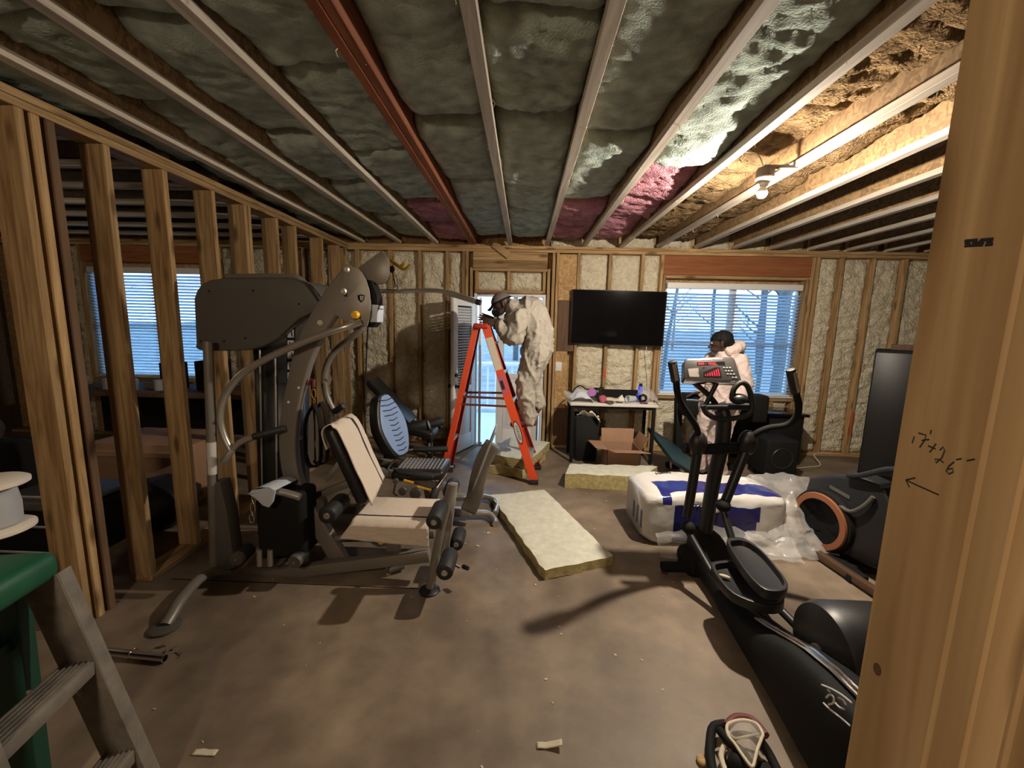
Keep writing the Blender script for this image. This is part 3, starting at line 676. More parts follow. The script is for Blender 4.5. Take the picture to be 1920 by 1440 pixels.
# in-plane width lies along the second axis of the section when up is the depth direction
b = MB(); b.sweep(mast, lambda i: [(a*(.080-.026*min(1, i/n_/.40)), c*.032) for a, c in ((-1, -1), (1, -1), (1, 1), (-1, 1))], up=(0, 1, 0)); b.build('mast', 'gun', gy, bevel=.012, seg=3)
b = MB()
for x, y in ((600, 605), (560, 727), (541, 754)): b.cyl(G(x, y, 2.472), G(x, y, 2.460), .016 if y < 700 else .008, n=14)
b.build('bolt', 'steel', gy)
# head: two side plates, rear pulley plate, pivot bolts, knob, emblem
hp = [(1330,230),(1338,195),(1365,178),(1400,182),(1430,205),(1470,215),(1510,262),(1545,325),(1575,420),(1590,540),(1586,670),(1555,768),(1520,780),(1440,775),(1390,760),(1350,715),(1290,680),(1240,655),(1215,600),(1228,548),(1270,525),(1340,528),(1372,490),(1362,440),(1325,395),(1340,330)]
hp = [(380+x/5.053, 460+y/5.053) for x, y in hp]
for Yp, nm in ((2.435, 'head_plate'), (2.58, 'head_plate')): MB().prism(GL(hp, Yp), DY*.014).build(nm, 'gunlight', gy, bevel=.004)
b = MB(); b.prism(GL([(380+x/5.053, 460+y/5.053) for x, y in ((1490,225),(1530,240),(1600,330),(1650,470),(1660,600),(1640,740),(1600,780),(1540,770),(1585,660),(1590,520),(1560,380))], 2.47), DY*.10); b.build('head_core', 'matte', gy, bevel=.006)
b = MB(); b.prism(GL([(380+x/5.053, 460+y/5.053) for x, y in ((1590,560),(1658,566),(1652,728),(1586,728))], 2.465), DY*.11); b.build('weight_label', 'bluelabel', gy, bevel=.002)
arm = [(1470,212),(1695,48),(1765,125),(1768,250),(1755,320),(1725,360),(1685,374),(1640,362),(1605,335),(1560,330)]
for Yp in (2.46, 2.56): MB().prism(GL([(380+x/5.053, 460+y/5.053) for x, y in arm], Yp), DY*.012).build('pulley_plate', 'gun', gy, bevel=.004)
b = MB(); c = G(380+1690/5.053, 460+285/5.053, 2.515); b.lathe([(0, -.016), (.05, -.016), (.05, -.01), (.04, 0), (.05, .01), (.05, .016), (0, .016)], c, (0, 1, 0), 20); b.build('top_pulley', 'black', gy)
b = MB()
for x, y, r_ in ((1365, 232, .020), (1335, 437, .022), (1415, 745, .022)):
    c = G(380+x/5.053, 460+y/5.053, 2.435); b.lathe([(0, .016), (r_*.55, .016), (r_*.6, .009), (r_, .007), (r_, 0)], c, (0, -1, 0), 16)
b.build('pivot_bolt', 'steel', gy)
c = G(380+1462/5.053, 460+662/5.053, 2.435); MB().lathe([(0, .045), (.018, .043), (.025, .034), (.025, .012), (.012, .008), (.012, 0)], c, (0, -1, 0), 18).build('pull_knob', 'yellow', gy)
e0 = (380+1500/5.053, 460+498/5.053)
MB().prism(GL([(e0[0]-7, e0[1]-5), (e0[0], e0[1]-6.5), (e0[0]+7, e0[1]-5), (e0[0]+5.5, e0[1]+4), (e0[0], e0[1]+9), (e0[0]-5.5, e0[1]+3)], 2.433), DY*.002).build('emblem', 'matte', gy)
MB().prism(GL([(e0[0]-2, e0[1]-3.5), (e0[0]+1, e0[1]-4), (e0[0]+1.5, e0[1]+6), (e0[0]-1, e0[1]+4)], 2.431), DY*.0015).build('emblem_bar', 'label', gy)
MB().prism(GL([(e0[0]+2.5, e0[1]-4), (e0[0]+5, e0[1]-3.5), (e0[0]+4, e0[1]+3), (e0[0]+2.5, e0[1]+5)], 2.431), DY*.0015).build('emblem_bar', 'label', gy)
# hooks, lat bar, cables
b = MB(); b.tube(GL([(728, 484), (738, 492), (748, 500), (757, 505), (765, 501), (769, 496)], 2.60), .010, 8, sm=3); b.tube(GL([(748, 500), (755, 497), (758, 491)], 2.60), .009, 8, sm=2); b.build('storage_hook', 'brass', gy)
b = MB(); b.ell(G(735, 505, 2.60), (.016, .016, .022)); b.tube(GL([(735, 505), (738, 520), (741, 535)], 2.60), .004, 6); b.build('cable_stop', 'black', gy)
def link(b, px, py, Y, h=.035, w_=.014, r_=.0035):
    c = G(px, py, Y); b.tube([c+V((w_*math.cos(t), 0, h*math.sin(t))) for t in [i*math.pi/6 for i in range(12)]], r_, 6, closed=True)
b = MB(); link(b, 741, 528, 2.60); link(b, 742, 541, 2.595, .02); b.build('snap_hook', 'chrome', gy)
b = MB(); lb = [G(655, 545, 3.02), G(705, 546, 2.72), G(742, 546, 2.62), G(830, 546, 2.50), G(895, 566, 2.42)]; b.tube(smooth_path(lb, 4), .0135, 10); bar_ = b.build('lat_bar', 'steel', gy)
b = MB(); b.tube([G(833, 547, 2.498), G(890, 564.5, 2.426)], .0165, 12); b.build('grip_sleeve', 'steel', bar_); b = MB(); b.tube([G(893, 565.5, 2.424), G(901, 568, 2.418)], .017, 12); b.build('end_cap', 'black', bar_)
b = MB(); b.tube([G(690, 612, 2.56), G(688, 645, 2.60), G(686, 700, 2.75), G(684, 790, 2.88), G(690, 860, 2.92)], .0048, 6); b.ell(G(688, 648, 2.61), (.010, .010, .024)); b.build('cable', 'black', gy)
b = MB(); b.tube(GL([(575, 586), (583, 594), (592, 604)], 2.6), .003, 5); b.build('cable', 'black', gy)
# press arms, near and far
b = MB(); b.tube([G(x, y, Y) for x, y, Y in ((676, 604, 2.42), (652, 612, 2.38), (632, 618, 2.37), (600, 629, 2.37), (548, 650, 2.37), (495, 675, 2.37), (455, 700, 2.37), (430, 728, 2.37), (416, 758, 2.37), (413, 788, 2.37), (420, 818, 2.37), (432, 843, 2.37))], .021, 14, sm=4); b.build('press_arm', 'steel', gy)
b = MB(); b.tube([G(420, 866, 2.35), G(432, 846, 2.37), G(450, 830, 2.38), G(475, 819, 2.39)], .020, 12, sm=3); b.build('press_handle', 'steel', gy)
b = MB(); b.foam(G(474, 819, 2.39), G(535, 803, 2.45), .021); b.build('hand_grip', 'rubber', gy)
b = MB(); b.foam(G(436, 842, 2.375), G(417, 868, 2.345), .0215); b.build('hand_grip', 'gun', gy)
b = MB(); b.tube([G(x, y, 2.70) for x, y in ((678, 612), (672, 622), (655, 636), (632, 655), (615, 680), (608, 710), (611, 738), (620, 760), (630, 778))], .021, 14, sm=4); b.build('press_arm', 'gun', gy)
b = MB(); b.tube([G(x, y, 2.70) for x, y in ((610, 790), (628, 777), (640, 764))], .019, 12, sm=2); b.build('press_handle', 'steel', gy)
b = MB(); b.foam(G(627, 772, 2.69), G(645, 760, 2.66), .022); b.build('hand_grip', 'rubber', gy)
# base frame
b = MB(); b.bar(G(455, 1082, 2.45), G(806, 1040, 2.40), .06, .075, mi=0); b.bar(G(640, 1072, 2.6), G(560, 1060, 2.9), .06, .06); b.build('base_rail', 'gun', gy, bevel=.006)
b = MB(); b.bar(G(556, 1010, 2.75), G(815, 1000, 2.75), .05, .06); b.build('base_rail', 'gun', gy, bevel=.006)
b = MB(); b.sweep(smooth_path([G(428, 1075, 2.42), V((-1.94, 2.28, .07)), V((-1.90, 2.07, .075)), V((-1.88, 1.97, .045)), V((-1.875, 1.92, .02))], 3), lambda i: [(.032*math.cos(t), .026*math.sin(t)) for t in [k*math.pi/6 for k in range(12)]]); b.build('outrigger', 'gun', gy)
b = MB(); b.lathe([(0, 0), (.07, 0), (.072, .012), (.05, .022), (0, .024)], (-1.878, 1.92, .001), (0, 0, 1), 20); b.build('foot', 'hood', gy)
b = MB(); b.tube([G(848, 908, 2.40), G(828, 985, 2.36), G(806, 1104, 2.32)], .028, 14); b.build('front_post', 'gun', gy)
b = MB(); b.lathe([(0, 0), (.062, 0), (.064, .010), (.045, .022), (0, .024)], V((-.545, 2.31, .001)), (0, 0, 1), 22); b.build('foot', 'black', gy)
b = MB(); b.bar(G(735, 1005, 2.5), G(742, 1062, 2.5), .085, .05, up=(0, 1, 0)); b.build('seat_post', 'gun', gy, bevel=.005)
b = MB(); b.tube(GL([(612, 1012), (665, 1005), (730, 1000)], 2.5), .022, 10); b.build('seat_beam', 'gun', gy)
c = G(716, 1013, 2.44); MB().lathe([(0, .03), (.014, .028), (.021, .02), (.021, .004), (.01, 0)], c, (0, -1, 0), 16).build('pull_knob', 'yellow', gy)
MB().cyl(G(728, 1068, 2.46), G(752, 1066, 2.46)+DY*.05, .03).build('rubber_stop', 'hood', gy)
# rollers: foam cylinders lying across the machine
for i, (x, y, Yn, L_, r_) in enumerate(((813, 980, 2.16, .21, .048), (833, 1075, 2.13, .20, .050), (855, 1022, 2.42, .17, .045), (842, 925, 2.46, .17, .045), (612, 968, 2.30, .23, .056))):
    c = G(x, y, Yn); o = MB().foam(c, c+DY*L_, r_).build('foam_roller', 'rubber', gy)
    b = MB(); b.lathe([(0, .004), (r_*.30, .004), (r_*.38, 0), (r_*.38, -.01)], c, (0, -1, 0), 14); b.build('end_cap', 'steel', o)
b = MB(); b.cyl(G(813, 980, 2.18), G(813, 980, 2.18)+DY*.45, .011, n=10); c = G(833, 1075, 2.15); b.cyl(c, c+DY*.42, .011, n=10); c = G(612, 968, 2.32); b.cyl(c, c+DY*.5, .012, n=10); b.build('roller_rod', 'chrome', gy)
b = MB(); b.bar(G(851, 905, 2.40), G(833, 1042, 2.36), .05, .022, up=(0, 1, 0)); b.build('leg_arm', 'alu', gy, bevel=.003)
b = MB(); b.tube(GL([(842, 1040), (848, 1056), (862, 1064)], 2.34), .008, 8); b.foam(G(868, 1062, 2.36), G(878, 1066, 2.33), .014); b.build('latch', 'black', gy)
# seat pad and back pad with their towels
s0, s1 = G(676, 968, 2.48), G(806, 962, 2.48)
b = MB(); rbox(b, ((s0.x+s1.x)/2, 2.60, s0.z-.035), s1.x-s0.x+.02, .34, .07, .022); b.build('seat_pad', 'black', gy)
bt, bb = G(640, 800, 2.60), G(690, 926, 2.55)
dv = (bt-bb); rot = Matrix.Rotation(-math.atan2(-(dv.x), dv.z), 3, 'Y'); pc_ = (bt+bb)/2
b = MB(); rbox(b, pc_, .085, .30, dv.length+.06, .035, rot=rot); b.build('back_pad', 'black', gy)
def towel(name, label, path, ys, wr, stripe, skew=None):
    pth = smooth_path([V((p[0], 0, p[1])) for p in path], 6); n = len(pth)-1; y0, y1 = ys
    def f(u, v, off=0):
        p = pth[int(round(u*n))]; y = y0+(y1-y0)*v; s = skew(u, v) if skew else V((0, 0, 0)); k = wr*(noise.noise(V((u*5+3, v*6, 1)))+.5*noise.noise(V((u*14, v*15, 4))))
        return V((p.x+k*.6, y+k*.4, p.z+k)) + s
    b = MB(); b.grid(f, n, 30)
    o = b.build(name, ['towel', 'navy'], None, origin=(pth[n//2].x, (y0+y1)/2, pth[n//2].z), solid=.007, ang=90)
    for p in o.data.polygons:
        q = p.center + o.location; j = (p.index % 30)/30; i = (p.index // 30)/n
        if stripe(i, j): p.material_index = 1
    return tag(o, label, 'towel')
zt = s0.z+.010
# seat towel: flat on the pad, its near side hanging down in front
def tw_seat(u, v):
    x = s0.x-.02 + (s1.x-s0.x+.03)*v; t = u*.62
    if t < .30: y, z = 2.755-t, zt
    elif t < .36: k = (t-.30)/.06; y, z = 2.455-.04*math.sin(k*1.57), zt-.03*(1-math.cos(k*1.57))
    else: y, z = 2.412-.10*(t-.36)*0, zt-.03-(t-.36)*(.36+.14*v)
    sk = -.09*(1-v)*max(0, (t-.30)/.3)*.9
    k = .006*noise.noise(V((x*9, t*9, 0)))+.004*noise.noise(V((x*24, t*20, 5)))
    return V((x+sk, y-abs(k)-(.012 if t > .36 else 0), z+(abs(k) if t < .33 else 0)))
b = MB().grid(tw_seat, 34, 30); o = b.build('towel', ['towel', 'navy'], None, origin=((s0.x+s1.x)/2, 2.6, zt), solid=.006, ang=90)
for p in o.data.polygons:
    if p.index//30 == 15: p.material_index = 1
tag(o, 'cream towel with dark stripe spread over the gym machine seat', 'towel')
ax_ = dv.normalized(); nx_ = V((ax_.z, 0, -ax_.x)); h_ = dv.length/2+.03
def pad(s, d): q = pc_ + ax_*s + nx_*d; return (q.x, q.z)
pth = [pad(-h_+.055, .060), pad(-.03, .060), pad(h_-.06, .058), pad(h_+.005, .035), pad(h_+.018, 0), pad(h_+.0, -.035), pad(h_-.06, -.058), pad(h_-.12, -.062)]
def skb(u, v): return V((0, -.05*(1-u)*0, 0)) + (ax_*(-.07*(1-v) if u < .3 else 0))*(1-u/.3 if u < .3 else 0)
towel('towel', 'cream towel with dark stripe hung over the gym machine back pad', pth, (2.43, 2.745), .008, lambda i, j: .70 < j < .77, skb)
MB().bar(G(700, 905, 2.6), G(660, 925, 2.6), .05, .04).build('pad_bracket', 'gun', gy, bevel=.004)
MB().foam(G(697, 885, 2.80), G(703, 912, 2.80), .032).build('pad_knob', 'black', gy)
b = MB(); b.bar(G(612, 900, 2.66), G(640, 862, 2.66), .012, .030); b.build('adjuster_bar', 'alu', gy, bevel=.002)
b = MB(); b.bar(G(582, 935, 2.62), G(655, 905, 2.62), .05, .05); b.build('brace', 'gun', gy, bevel=.005)
# lower black cover, pale foot plate and low pulley
lc0, lc1 = G(472, 925, 2.32), G(570, 1050, 2.32)
b = MB(); rbox(b, ((lc0.x+lc1.x)/2, 2.43, (lc0.z+lc1.z)/2), lc1.x-lc0.x, .20, lc0.z-lc1.z, .03); b.build('pulley_cover', 'matte', gy)
b = MB(); b.prism(GL([(464, 926), (472, 919), (486, 914), (505, 914), (516, 920), (512, 940), (503, 952), (492, 948), (480, 936)], 2.24), V((0, .012, -.004))); b.prism(GL([(464, 926), (472, 919), (486, 914), (505, 914), (516, 920)], 2.24), V((.02, .20, -.01))); b.build('foot_plate', 'bluelabel', gy, bevel=.004)  # pale blue glare put into the plate's colour
b = MB(); b.tube(GL([(506, 918), (535, 924), (562, 932)], 2.30), .022, 12); b.build('plate_arm', 'steel', gy)
b = MB(); b.lathe([(.01, 0), (.026, .0), (.026, .01), (.01, .01)], G(500, 921, 2.27), (0, -1, 0), 14); b.build('plate_bolt', 'gun', gy)
b = MB(); link(b, 474, 952, 2.28); link(b, 472, 972, 2.28, .03); link(b, 476, 935, 2.27, .02); b.build('snap_hook', 'chrome', gy)
for x, y, Y in ((551, 1055, 2.28), (442, 1050, 2.30)):
    c = G(x, y, Y); b = MB(); b.lathe([(0, 0), (.040, 0), (.044, .010), (.044, .03)], c, (0, 1, 0), 18); o = b.build('wheel_cap', 'hood', gy); b = MB(); b.foam(c+DY*.02, c+DY*.13, .046); b.build('rubber_wheel', 'rubber', o); b = MB(); b.lathe([(0, .004), (.008, .003), (.009, 0)], c, (0, -1, 0), 10); b.build('wheel_bolt', 'chrome', o)
b = MB()
for x in (487, 507): b.cyl(G(x, 1030, 2.33), G(x, 1060, 2.33), .018)
b.build('stack_spring', 'steel', gy)
b = MB(); b.cyl(G(598, 945, 2.5), G(598, 945, 2.5)+DY*.05, .035); b.cyl(G(556, 950, 2.4), G(556, 950, 2.4)+DY*.05, .028); b.build('pulley', 'hood', gy)
# leg-press station at the far side
def H(px, py, Y=3.15): return at(px, py, Y=Y)
b = MB(); b.bar(H(640, 868, 2.85), H(835, 912, 3.05), .05, .06); b.bar(H(640, 858, 3.25), H(850, 880, 3.35), .05, .05); b.build('press_beam', 'gun', gy, bevel=.005)
bt2, bb2 = H(712, 748, 3.12), H(750, 848, 3.12)
dv2 = bt2-bb2; a2 = dv2.normalized(); n2 = V((a2.z, 0, -a2.x)); c2 = (bt2+bb2)/2; h2 = dv2.length/2+.03
wd = lambda s: .13+.05*math.sin(min(1, max(0, (s/h2+1)/2))*math.pi)*1.0 - .03*max(0, s/h2)
def padsurf(d, inset):
    pts = []
    for k_ in range(28):
        t = 2*math.pi*k_/28; s = h2*math.sin(t); ww = (wd(s)-inset)*abs(math.cos(t))**.45*(1 if math.cos(t) >= 0 else -1); pts.append(c2 + a2*(s*(1-inset*2)) + DY*ww + n2*d)
    return pts
tw2 = Matrix.Rotation(math.radians(-16), 3, 'Z')
def twp(p): return c2 + tw2 @ (p-c2)
b = MB(); b.prism([twp(p) for p in padsurf(-.05, 0)], tw2 @ (n2*.085)); lpb = b.build('leg_press_back', 'black', gy, bevel=.012)
b = MB(); b.prism([twp(p) for p in padsurf(.034, .022)], tw2 @ (n2*.012)); b.build('back_facing', 'padsky', lpb, bevel=.005)
b = MB()
for i in range(11):
    s = -h2*.82 + h2*1.6*i/10; ww = .055 if s < .05 else .09
    b.tube([twp(c2 + a2*(s+.010*abs(q)) + DY*ww*q + n2*.0485) for q in (-1, -.5, 0, .5, 1)], .0035, 6)
b.build('back_rib', 'black', lpb)
sc = H(792, 872, 3.05); rz = Matrix.Rotation(math.radians(0), 3, 'Z')
b = MB(); rbox(b, sc+V((0, 0, -.03)), .40, .34, .075, .03, rot=Matrix.Rotation(math.radians(-2), 3, 'Y')); lps = b.build('leg_press_seat', 'black', gy)
b = MB()
for i in range(12): x = -.155+.029*i; b.foam(sc+V((x, -.11, .003)), sc+V((x, .13, .003)), .0135, n=8)
b.build('seat_rib', 'padgrey', lps)
b = MB(); b.tube([H(728, 880, 2.92), H(735, 868, 2.95), H(758, 845, 3.22), H(778, 842, 3.25), H(815, 842, 3.27)], .008, 8); b.tube([H(735, 878, 2.92), H(780, 886, 2.90), H(815, 893, 2.88)], .008, 8); b.build('arm_frame', 'chrome', gy)
b = MB(); b.foam(H(775, 843, 3.25), H(840, 842, 3.27), .024); b.build('arm_rest', 'rubber', gy); b = MB(); b.foam(H(745, 884, 2.90), H(812, 893, 2.88), .024); b.build('arm_rest', 'rubber', gy)
b = MB(); b.tube([H(815, 920, 2.84), H(836, 890, 3.0)], .018, 12); b.tube([H(790, 888, 2.95), H(815, 900, 2.92)], .024, 12); b.build('cross_bar', 'chrome', gy)
MB().foam(H(812, 935, 2.80), H(818, 915, 2.84), .03).build('bar_cap', 'rubber', gy)
b = MB()
for x, y, r_ in ((755, 921, .030), (779, 925, .042), (742, 902, .02)): b.lathe([(0, -.01), (r_*.5, -.012), (r_, -.01), (r_*.85, 0), (r_, .01), (0, .01)], H(x, y, 2.86), (0, 1, 0), 20)
b.build('pulley', 'hood', gy)
b = MB(); b.bar(H(757, 900, 2.84), H(776, 905, 2.84), .006, .014); b.bar(H(782, 912, 2.83), H(812, 920, 2.83), .006, .012); b.build('warning_label', 'yellow', gy)
b = MB(); b.tube([H(742, 905, 2.86), H(738, 925, 2.86), H(745, 930, 2.86)], .006, 6); b.build('selector_pin', 'black', gy)
# foot platform of the leg press
fpth = smooth_path([H(878, 958, 3.15), H(890, 930, 3.15), H(897, 895, 3.15), H(908, 860, 3.15), H(925, 832, 3.15)], 4)
b = MB(); b.sweep(fpth, lambda i: [(a*.065, c*.03) for a, c in ((-1, -1), (1, -1), (1, 1), (-1, 1))], up=(0, 1, 0)); b.build('platform_arm', 'gun', gy, bevel=.008)
a_, c_ = H(888, 910, 3.1), H(930, 803, 3.1); u_ = (c_-a_); nn = V((u_.z, 0, -u_.x)).normalized()
b = MB(); b.obox((a_+c_)/2 + DY*.02, u_*.5, DY*.14, nn*.009); b.build('foot_platform', 'alu', gy, bevel=.008)
b = MB(); b.tube([H(856, 868, 3.3), H(880, 845, 3.25), H(902, 830, 3.2)], .008, 6); b.build('platform_link', 'steel', gy)
b = MB(); b.tube([V((-.62, 3.26, .05)), V((-.40, 3.27, .055)), V((-.27, 3.28, .05)), V((-.205, 3.22, .03)), V((-.19, 3.15, .025))], .028, 12, sm=3); b.tube([V((-.60, 3.62, .045)), V((-.32, 3.62, .05)), V((-.20, 3.52, .045)), V((-.205, 3.30, .045))], .026, 12, sm=3); b.build('platform_foot', 'steel', gy)
b = MB(); b.bar((-1.55, 3.2, .09), (-.42, 3.26, .07), .06, .07); b.build('base_rail', 'gun', gy, bevel=.006)
b = MB(); b.bar((-1.35, 3.2, .09), H(700, 880, 3.2), .06, .06); b.bar((-.75, 3.24, .09), H(800, 905, 3.15), .05, .05); b.build('station_post', 'gun', gy, bevel=.006)
# hanging ab strap
st = thing('ab_strap', 'grey and black webbing strap hanging from a snap hook on the gym mast', 'strap', G(590, 740, 2.56))
b = MB()
for dx in (0, .028):
    P = [(589, 757), (578, 775), (572, 800), (573, 850), (580, 872), (590, 874), (600, 868), (602, 820), (598, 780), (589, 757)]
    b.sweep(smooth_path([G(x, y, 2.50)+V((dx*.6, dx*2, 0)) for x, y in P], 3), lambda i: [(a*.022, c*.003) for a, c in ((-1, -1), (1, -1), (1, 1), (-1, 1))])
b.build('webbing_loop', 'matte', st)
b = MB(); b.prism(GL([(579, 782), (586, 768), (588, 790), (589, 862), (582, 868), (577, 850)], 2.485), DY*.004); b.prism(GL([(591, 770), (596, 782), (598, 862), (593, 866)], 2.485), DY*.004); b.build('grey_band', 'greyfab', st)
b = MB(); link(b, 588, 738, 2.50, .03, .013, .004); link(b, 589, 752, 2.50, .014, .006, .003); b.build('snap_hook', 'brass', st)
b = MB(); b.tube(GL([(578, 722), (583, 712), (588, 712), (588, 726)], 2.50), .010, 8); b.build('hanger_strap', 'sock', st)

# ---- weight bench behind the machine ----
wbn = thing('weight_bench', 'black adjustable weight bench standing behind the ribbed leg press seat', 'bench', (-1.05, 4.3, 0))
def K(px, py, Y=4.2): return at(px, py, Y=Y)
a_, c_ = K(700, 716, 4.25), K(768, 786, 4.15); u_ = c_-a_; nn = V((-u_.z, 0, u_.x)).normalized()
b = MB(); b.obox((a_+c_)/2+DY*.0, u_*.56, DY*.15, nn*.030); b.build('back_pad', 'black', wbn, bevel=.012)
b = MB(); rbox(b, K(788, 800, 4.2)+V((0, 0, -.03)), .34, .30, .09, .03, rot=Matrix.Rotation(.25, 3, 'Y')); b.build('seat_pad', 'black', wbn)
for p, q, r_ in ((K(763, 803, 4.1), K(800, 797, 4.15), .062), (K(800, 797, 4.15), K(832, 789, 4.2), .045), (K(795, 800, 4.5), K(828, 795, 4.5), .05)): b = MB(); b.foam(p, q, r_); b.build('foam_roller', 'rubber', wbn)
b = MB(); b.tube([K(803, 797, 4.14), K(806, 796, 4.145)], .048, 14); b.build('roller_ring', 'alu', wbn)
b = MB(); b.bar(K(806, 810, 4.2), V((K(806, 810, 4.2).x, 4.2, .03)), .05, .05); b.bar((-1.55, 4.3, .06), (-.88, 4.2, .06), .05, .05); b.bar((-1.5, 4.3, .05), K(735, 775, 4.3), .05, .05); b.bar((-1.6, 4.05, .03), (-1.6, 4.55, .03), .05, .05); b.bar((-.90, 4.0, .03), (-.90, 4.4, .03), .05, .05); b.build('frame', 'matte', wbn, bevel=.004)
MB().cyl(K(806, 830, 4.2), K(806, 848, 4.2), .028).build('post_sleeve', 'alu', wbn)
# ================= ELLIPTICAL =================
el = thing('elliptical_trainer', 'black elliptical trainer with red lit console and long side body', 'exercise machine', (1.27, 2.1, 0))
def E(px, py, Y): return at(px, py, Y=Y)
b = MB(); b.tube([(.98, 2.60, .045), (1.62, 2.62, .045)], .035, 14); b.build('front_stabilizer', 'matte', el)
for x in (1.0, 1.60): MB().lathe([(0, 0), (.022, 0), (.022, .02), (0, .022)], (x, 2.60, 0), (0, 0, 1), 12).build('levelling_foot', 'sock', el)
# long side shroud: low spine swelling toward the drum at the rear
prof = [(2.78, .04, .26, .09), (2.66, .03, .26, .12), (2.45, .02, .18, .115), (2.2, .02, .13, .115), (2.0, .02, .14, .115), (1.8, .02, .22, .115), (1.6, .02, .32, .115), (1.4, .02, .38, .12), (1.15, .02, .42, .12), (.95, .02, .38, .10)]
b = MB()
def sp(u, v):
    t = u*(len(prof)-1); i = min(len(prof)-2, int(t)); k = t-i; p = [prof[i][q]*(1-k)+prof[i+1][q]*k for q in range(4)]
    ang = 2*math.pi*v; sx = abs(math.cos(ang))**.35*(1 if math.cos(ang) >= 0 else -1); sz = abs(math.sin(ang))**.35*(1 if math.sin(ang) >= 0 else -1)
    xc = 1.30 - .09*max(0, 2.35-p[0]); return V((xc + p[3]*sx*(1-.18*max(0, sz)), p[0], (p[1]+p[2])/2 + (p[2]-p[1])/2*sz))
b.grid(sp, 32, 32); n_ = 33
b.f.append(list(range(32))); b.mi.append(0); b.f.append([32*33+j for j in range(32)]); b.mi.append(0)
body = b.build('side_body', 'matte', el)
def ztop(y):
    for p, q in zip(prof[:-1], prof[1:]):
        if q[0] <= y <= p[0]: k = (p[0]-y)/(p[0]-q[0]); return p[2]*(1-k)+q[2]*k
b = MB()
for dx in (-.012, .012): b.tube([V((1.30-.09*max(0, 2.35-y)-.01+dx, y, ztop(y)+.012)) for y in (1.96, 1.85, 1.7, 1.55, 1.4, 1.2, 1.0)], .009, 8)
b.build('rail_trim', 'chrome', el)
# rear drum
dc = V((1.46, 1.60, .30))
b = MB(); rd = [(0, -.17), (.15, -.17), (.185, -.155), (.20, -.12), (.20, .11), (.185, .145), (.14, .16), (0, .16)]; b.lathe(rd, dc, (1, 0, 0), 40); b.build('flywheel_drum', 'black', el)
b = MB(); b.cyl((1.28, 1.60, .30), (1.645, 1.60, .30), .03); b.build('crank_axle', 'steel', el)
# scroll emblem on the side body
def SB(px, py): return at(px, py, X=1.093)
b = MB()
for P in ([(1541, 1284), (1560, 1292), (1580, 1304), (1597, 1318)], [(1544, 1318), (1556, 1330), (1575, 1345), (1594, 1361)], [(1549, 1308), (1556, 1302), (1563, 1308), (1562, 1318), (1553, 1321)], [(1566, 1318), (1574, 1326), (1583, 1330)], [(1552, 1293), (1556, 1297)], [(1572, 1308), (1580, 1312), (1586, 1322)]): b.tube([SB(x, y) for x, y in P], .003, 6, sm=3)
b.build('scroll_emblem', 'label', el)
# mast
b = MB(); b.sweep(smooth_path([E(1318, 1050, 2.70), E(1325, 980, 2.70), E(1338, 900, 2.69), E(1352, 840, 2.68), E(1358, 790, 2.68), E(1352, 768, 2.70)], 4), lambda i: [(.036*math.cos(t), .048*math.sin(t)) for t in [k*math.pi/8 for k in range(16)]]); b.build('mast', 'black', el)
b = MB(); rbox(b, E(1312, 1052, 2.68), .26, .26, .16, .06); b.build('mast_boot', 'matte', el)
b = MB(); b.tube([E(1282, 840, 2.64), E(1330, 842, 2.64), E(1405, 838, 2.64)], .036, 16); b.build('pivot_axle', 'matte', el)
for x, y in ((1308, 832, ), (1402, 830)):
    b = MB(); b.ell(E(x, y, 2.60), (.06, .05, .085)); b.build('pivot_boss', 'black', el)
# moving handles
for name, P, G0 in (('left', [(1268, 712, 2.46), (1270, 735, 2.48), (1278, 758, 2.52), (1296, 785, 2.56), (1307, 805, 2.58), (1310, 835, 2.60)], ((1260, 677, 2.44), (1267, 716, 2.46))), ('right', [(1488, 725, 2.46), (1497, 755, 2.48), (1494, 780, 2.50), (1475, 797, 2.53), (1440, 803, 2.56), (1415, 815, 2.58), (1402, 832, 2.60)], ((1482, 692, 2.44), (1492, 738, 2.46)))):
    b = MB(); b.tube([E(*p) for p in P], .020, 12, sm=4); o = b.build('moving_handle', 'matte', el)
    b = MB(); b.foam(E(*G0[0]), E(*G0[1]), .026); b.build('hand_grip', 'rubber', o)
    b = MB(); b.bar(E(*G0[0]).lerp(E(*G0[1]), .12)+V((.006 if name == 'right' else 0, -.024, 0)), E(*G0[0]).lerp(E(*G0[1]), .92)+V((.006 if name == 'right' else 0, -.024, 0)), .022, .008, up=(0, 1, 0)); b.build('pulse_plate', 'steel', o, bevel=.003)
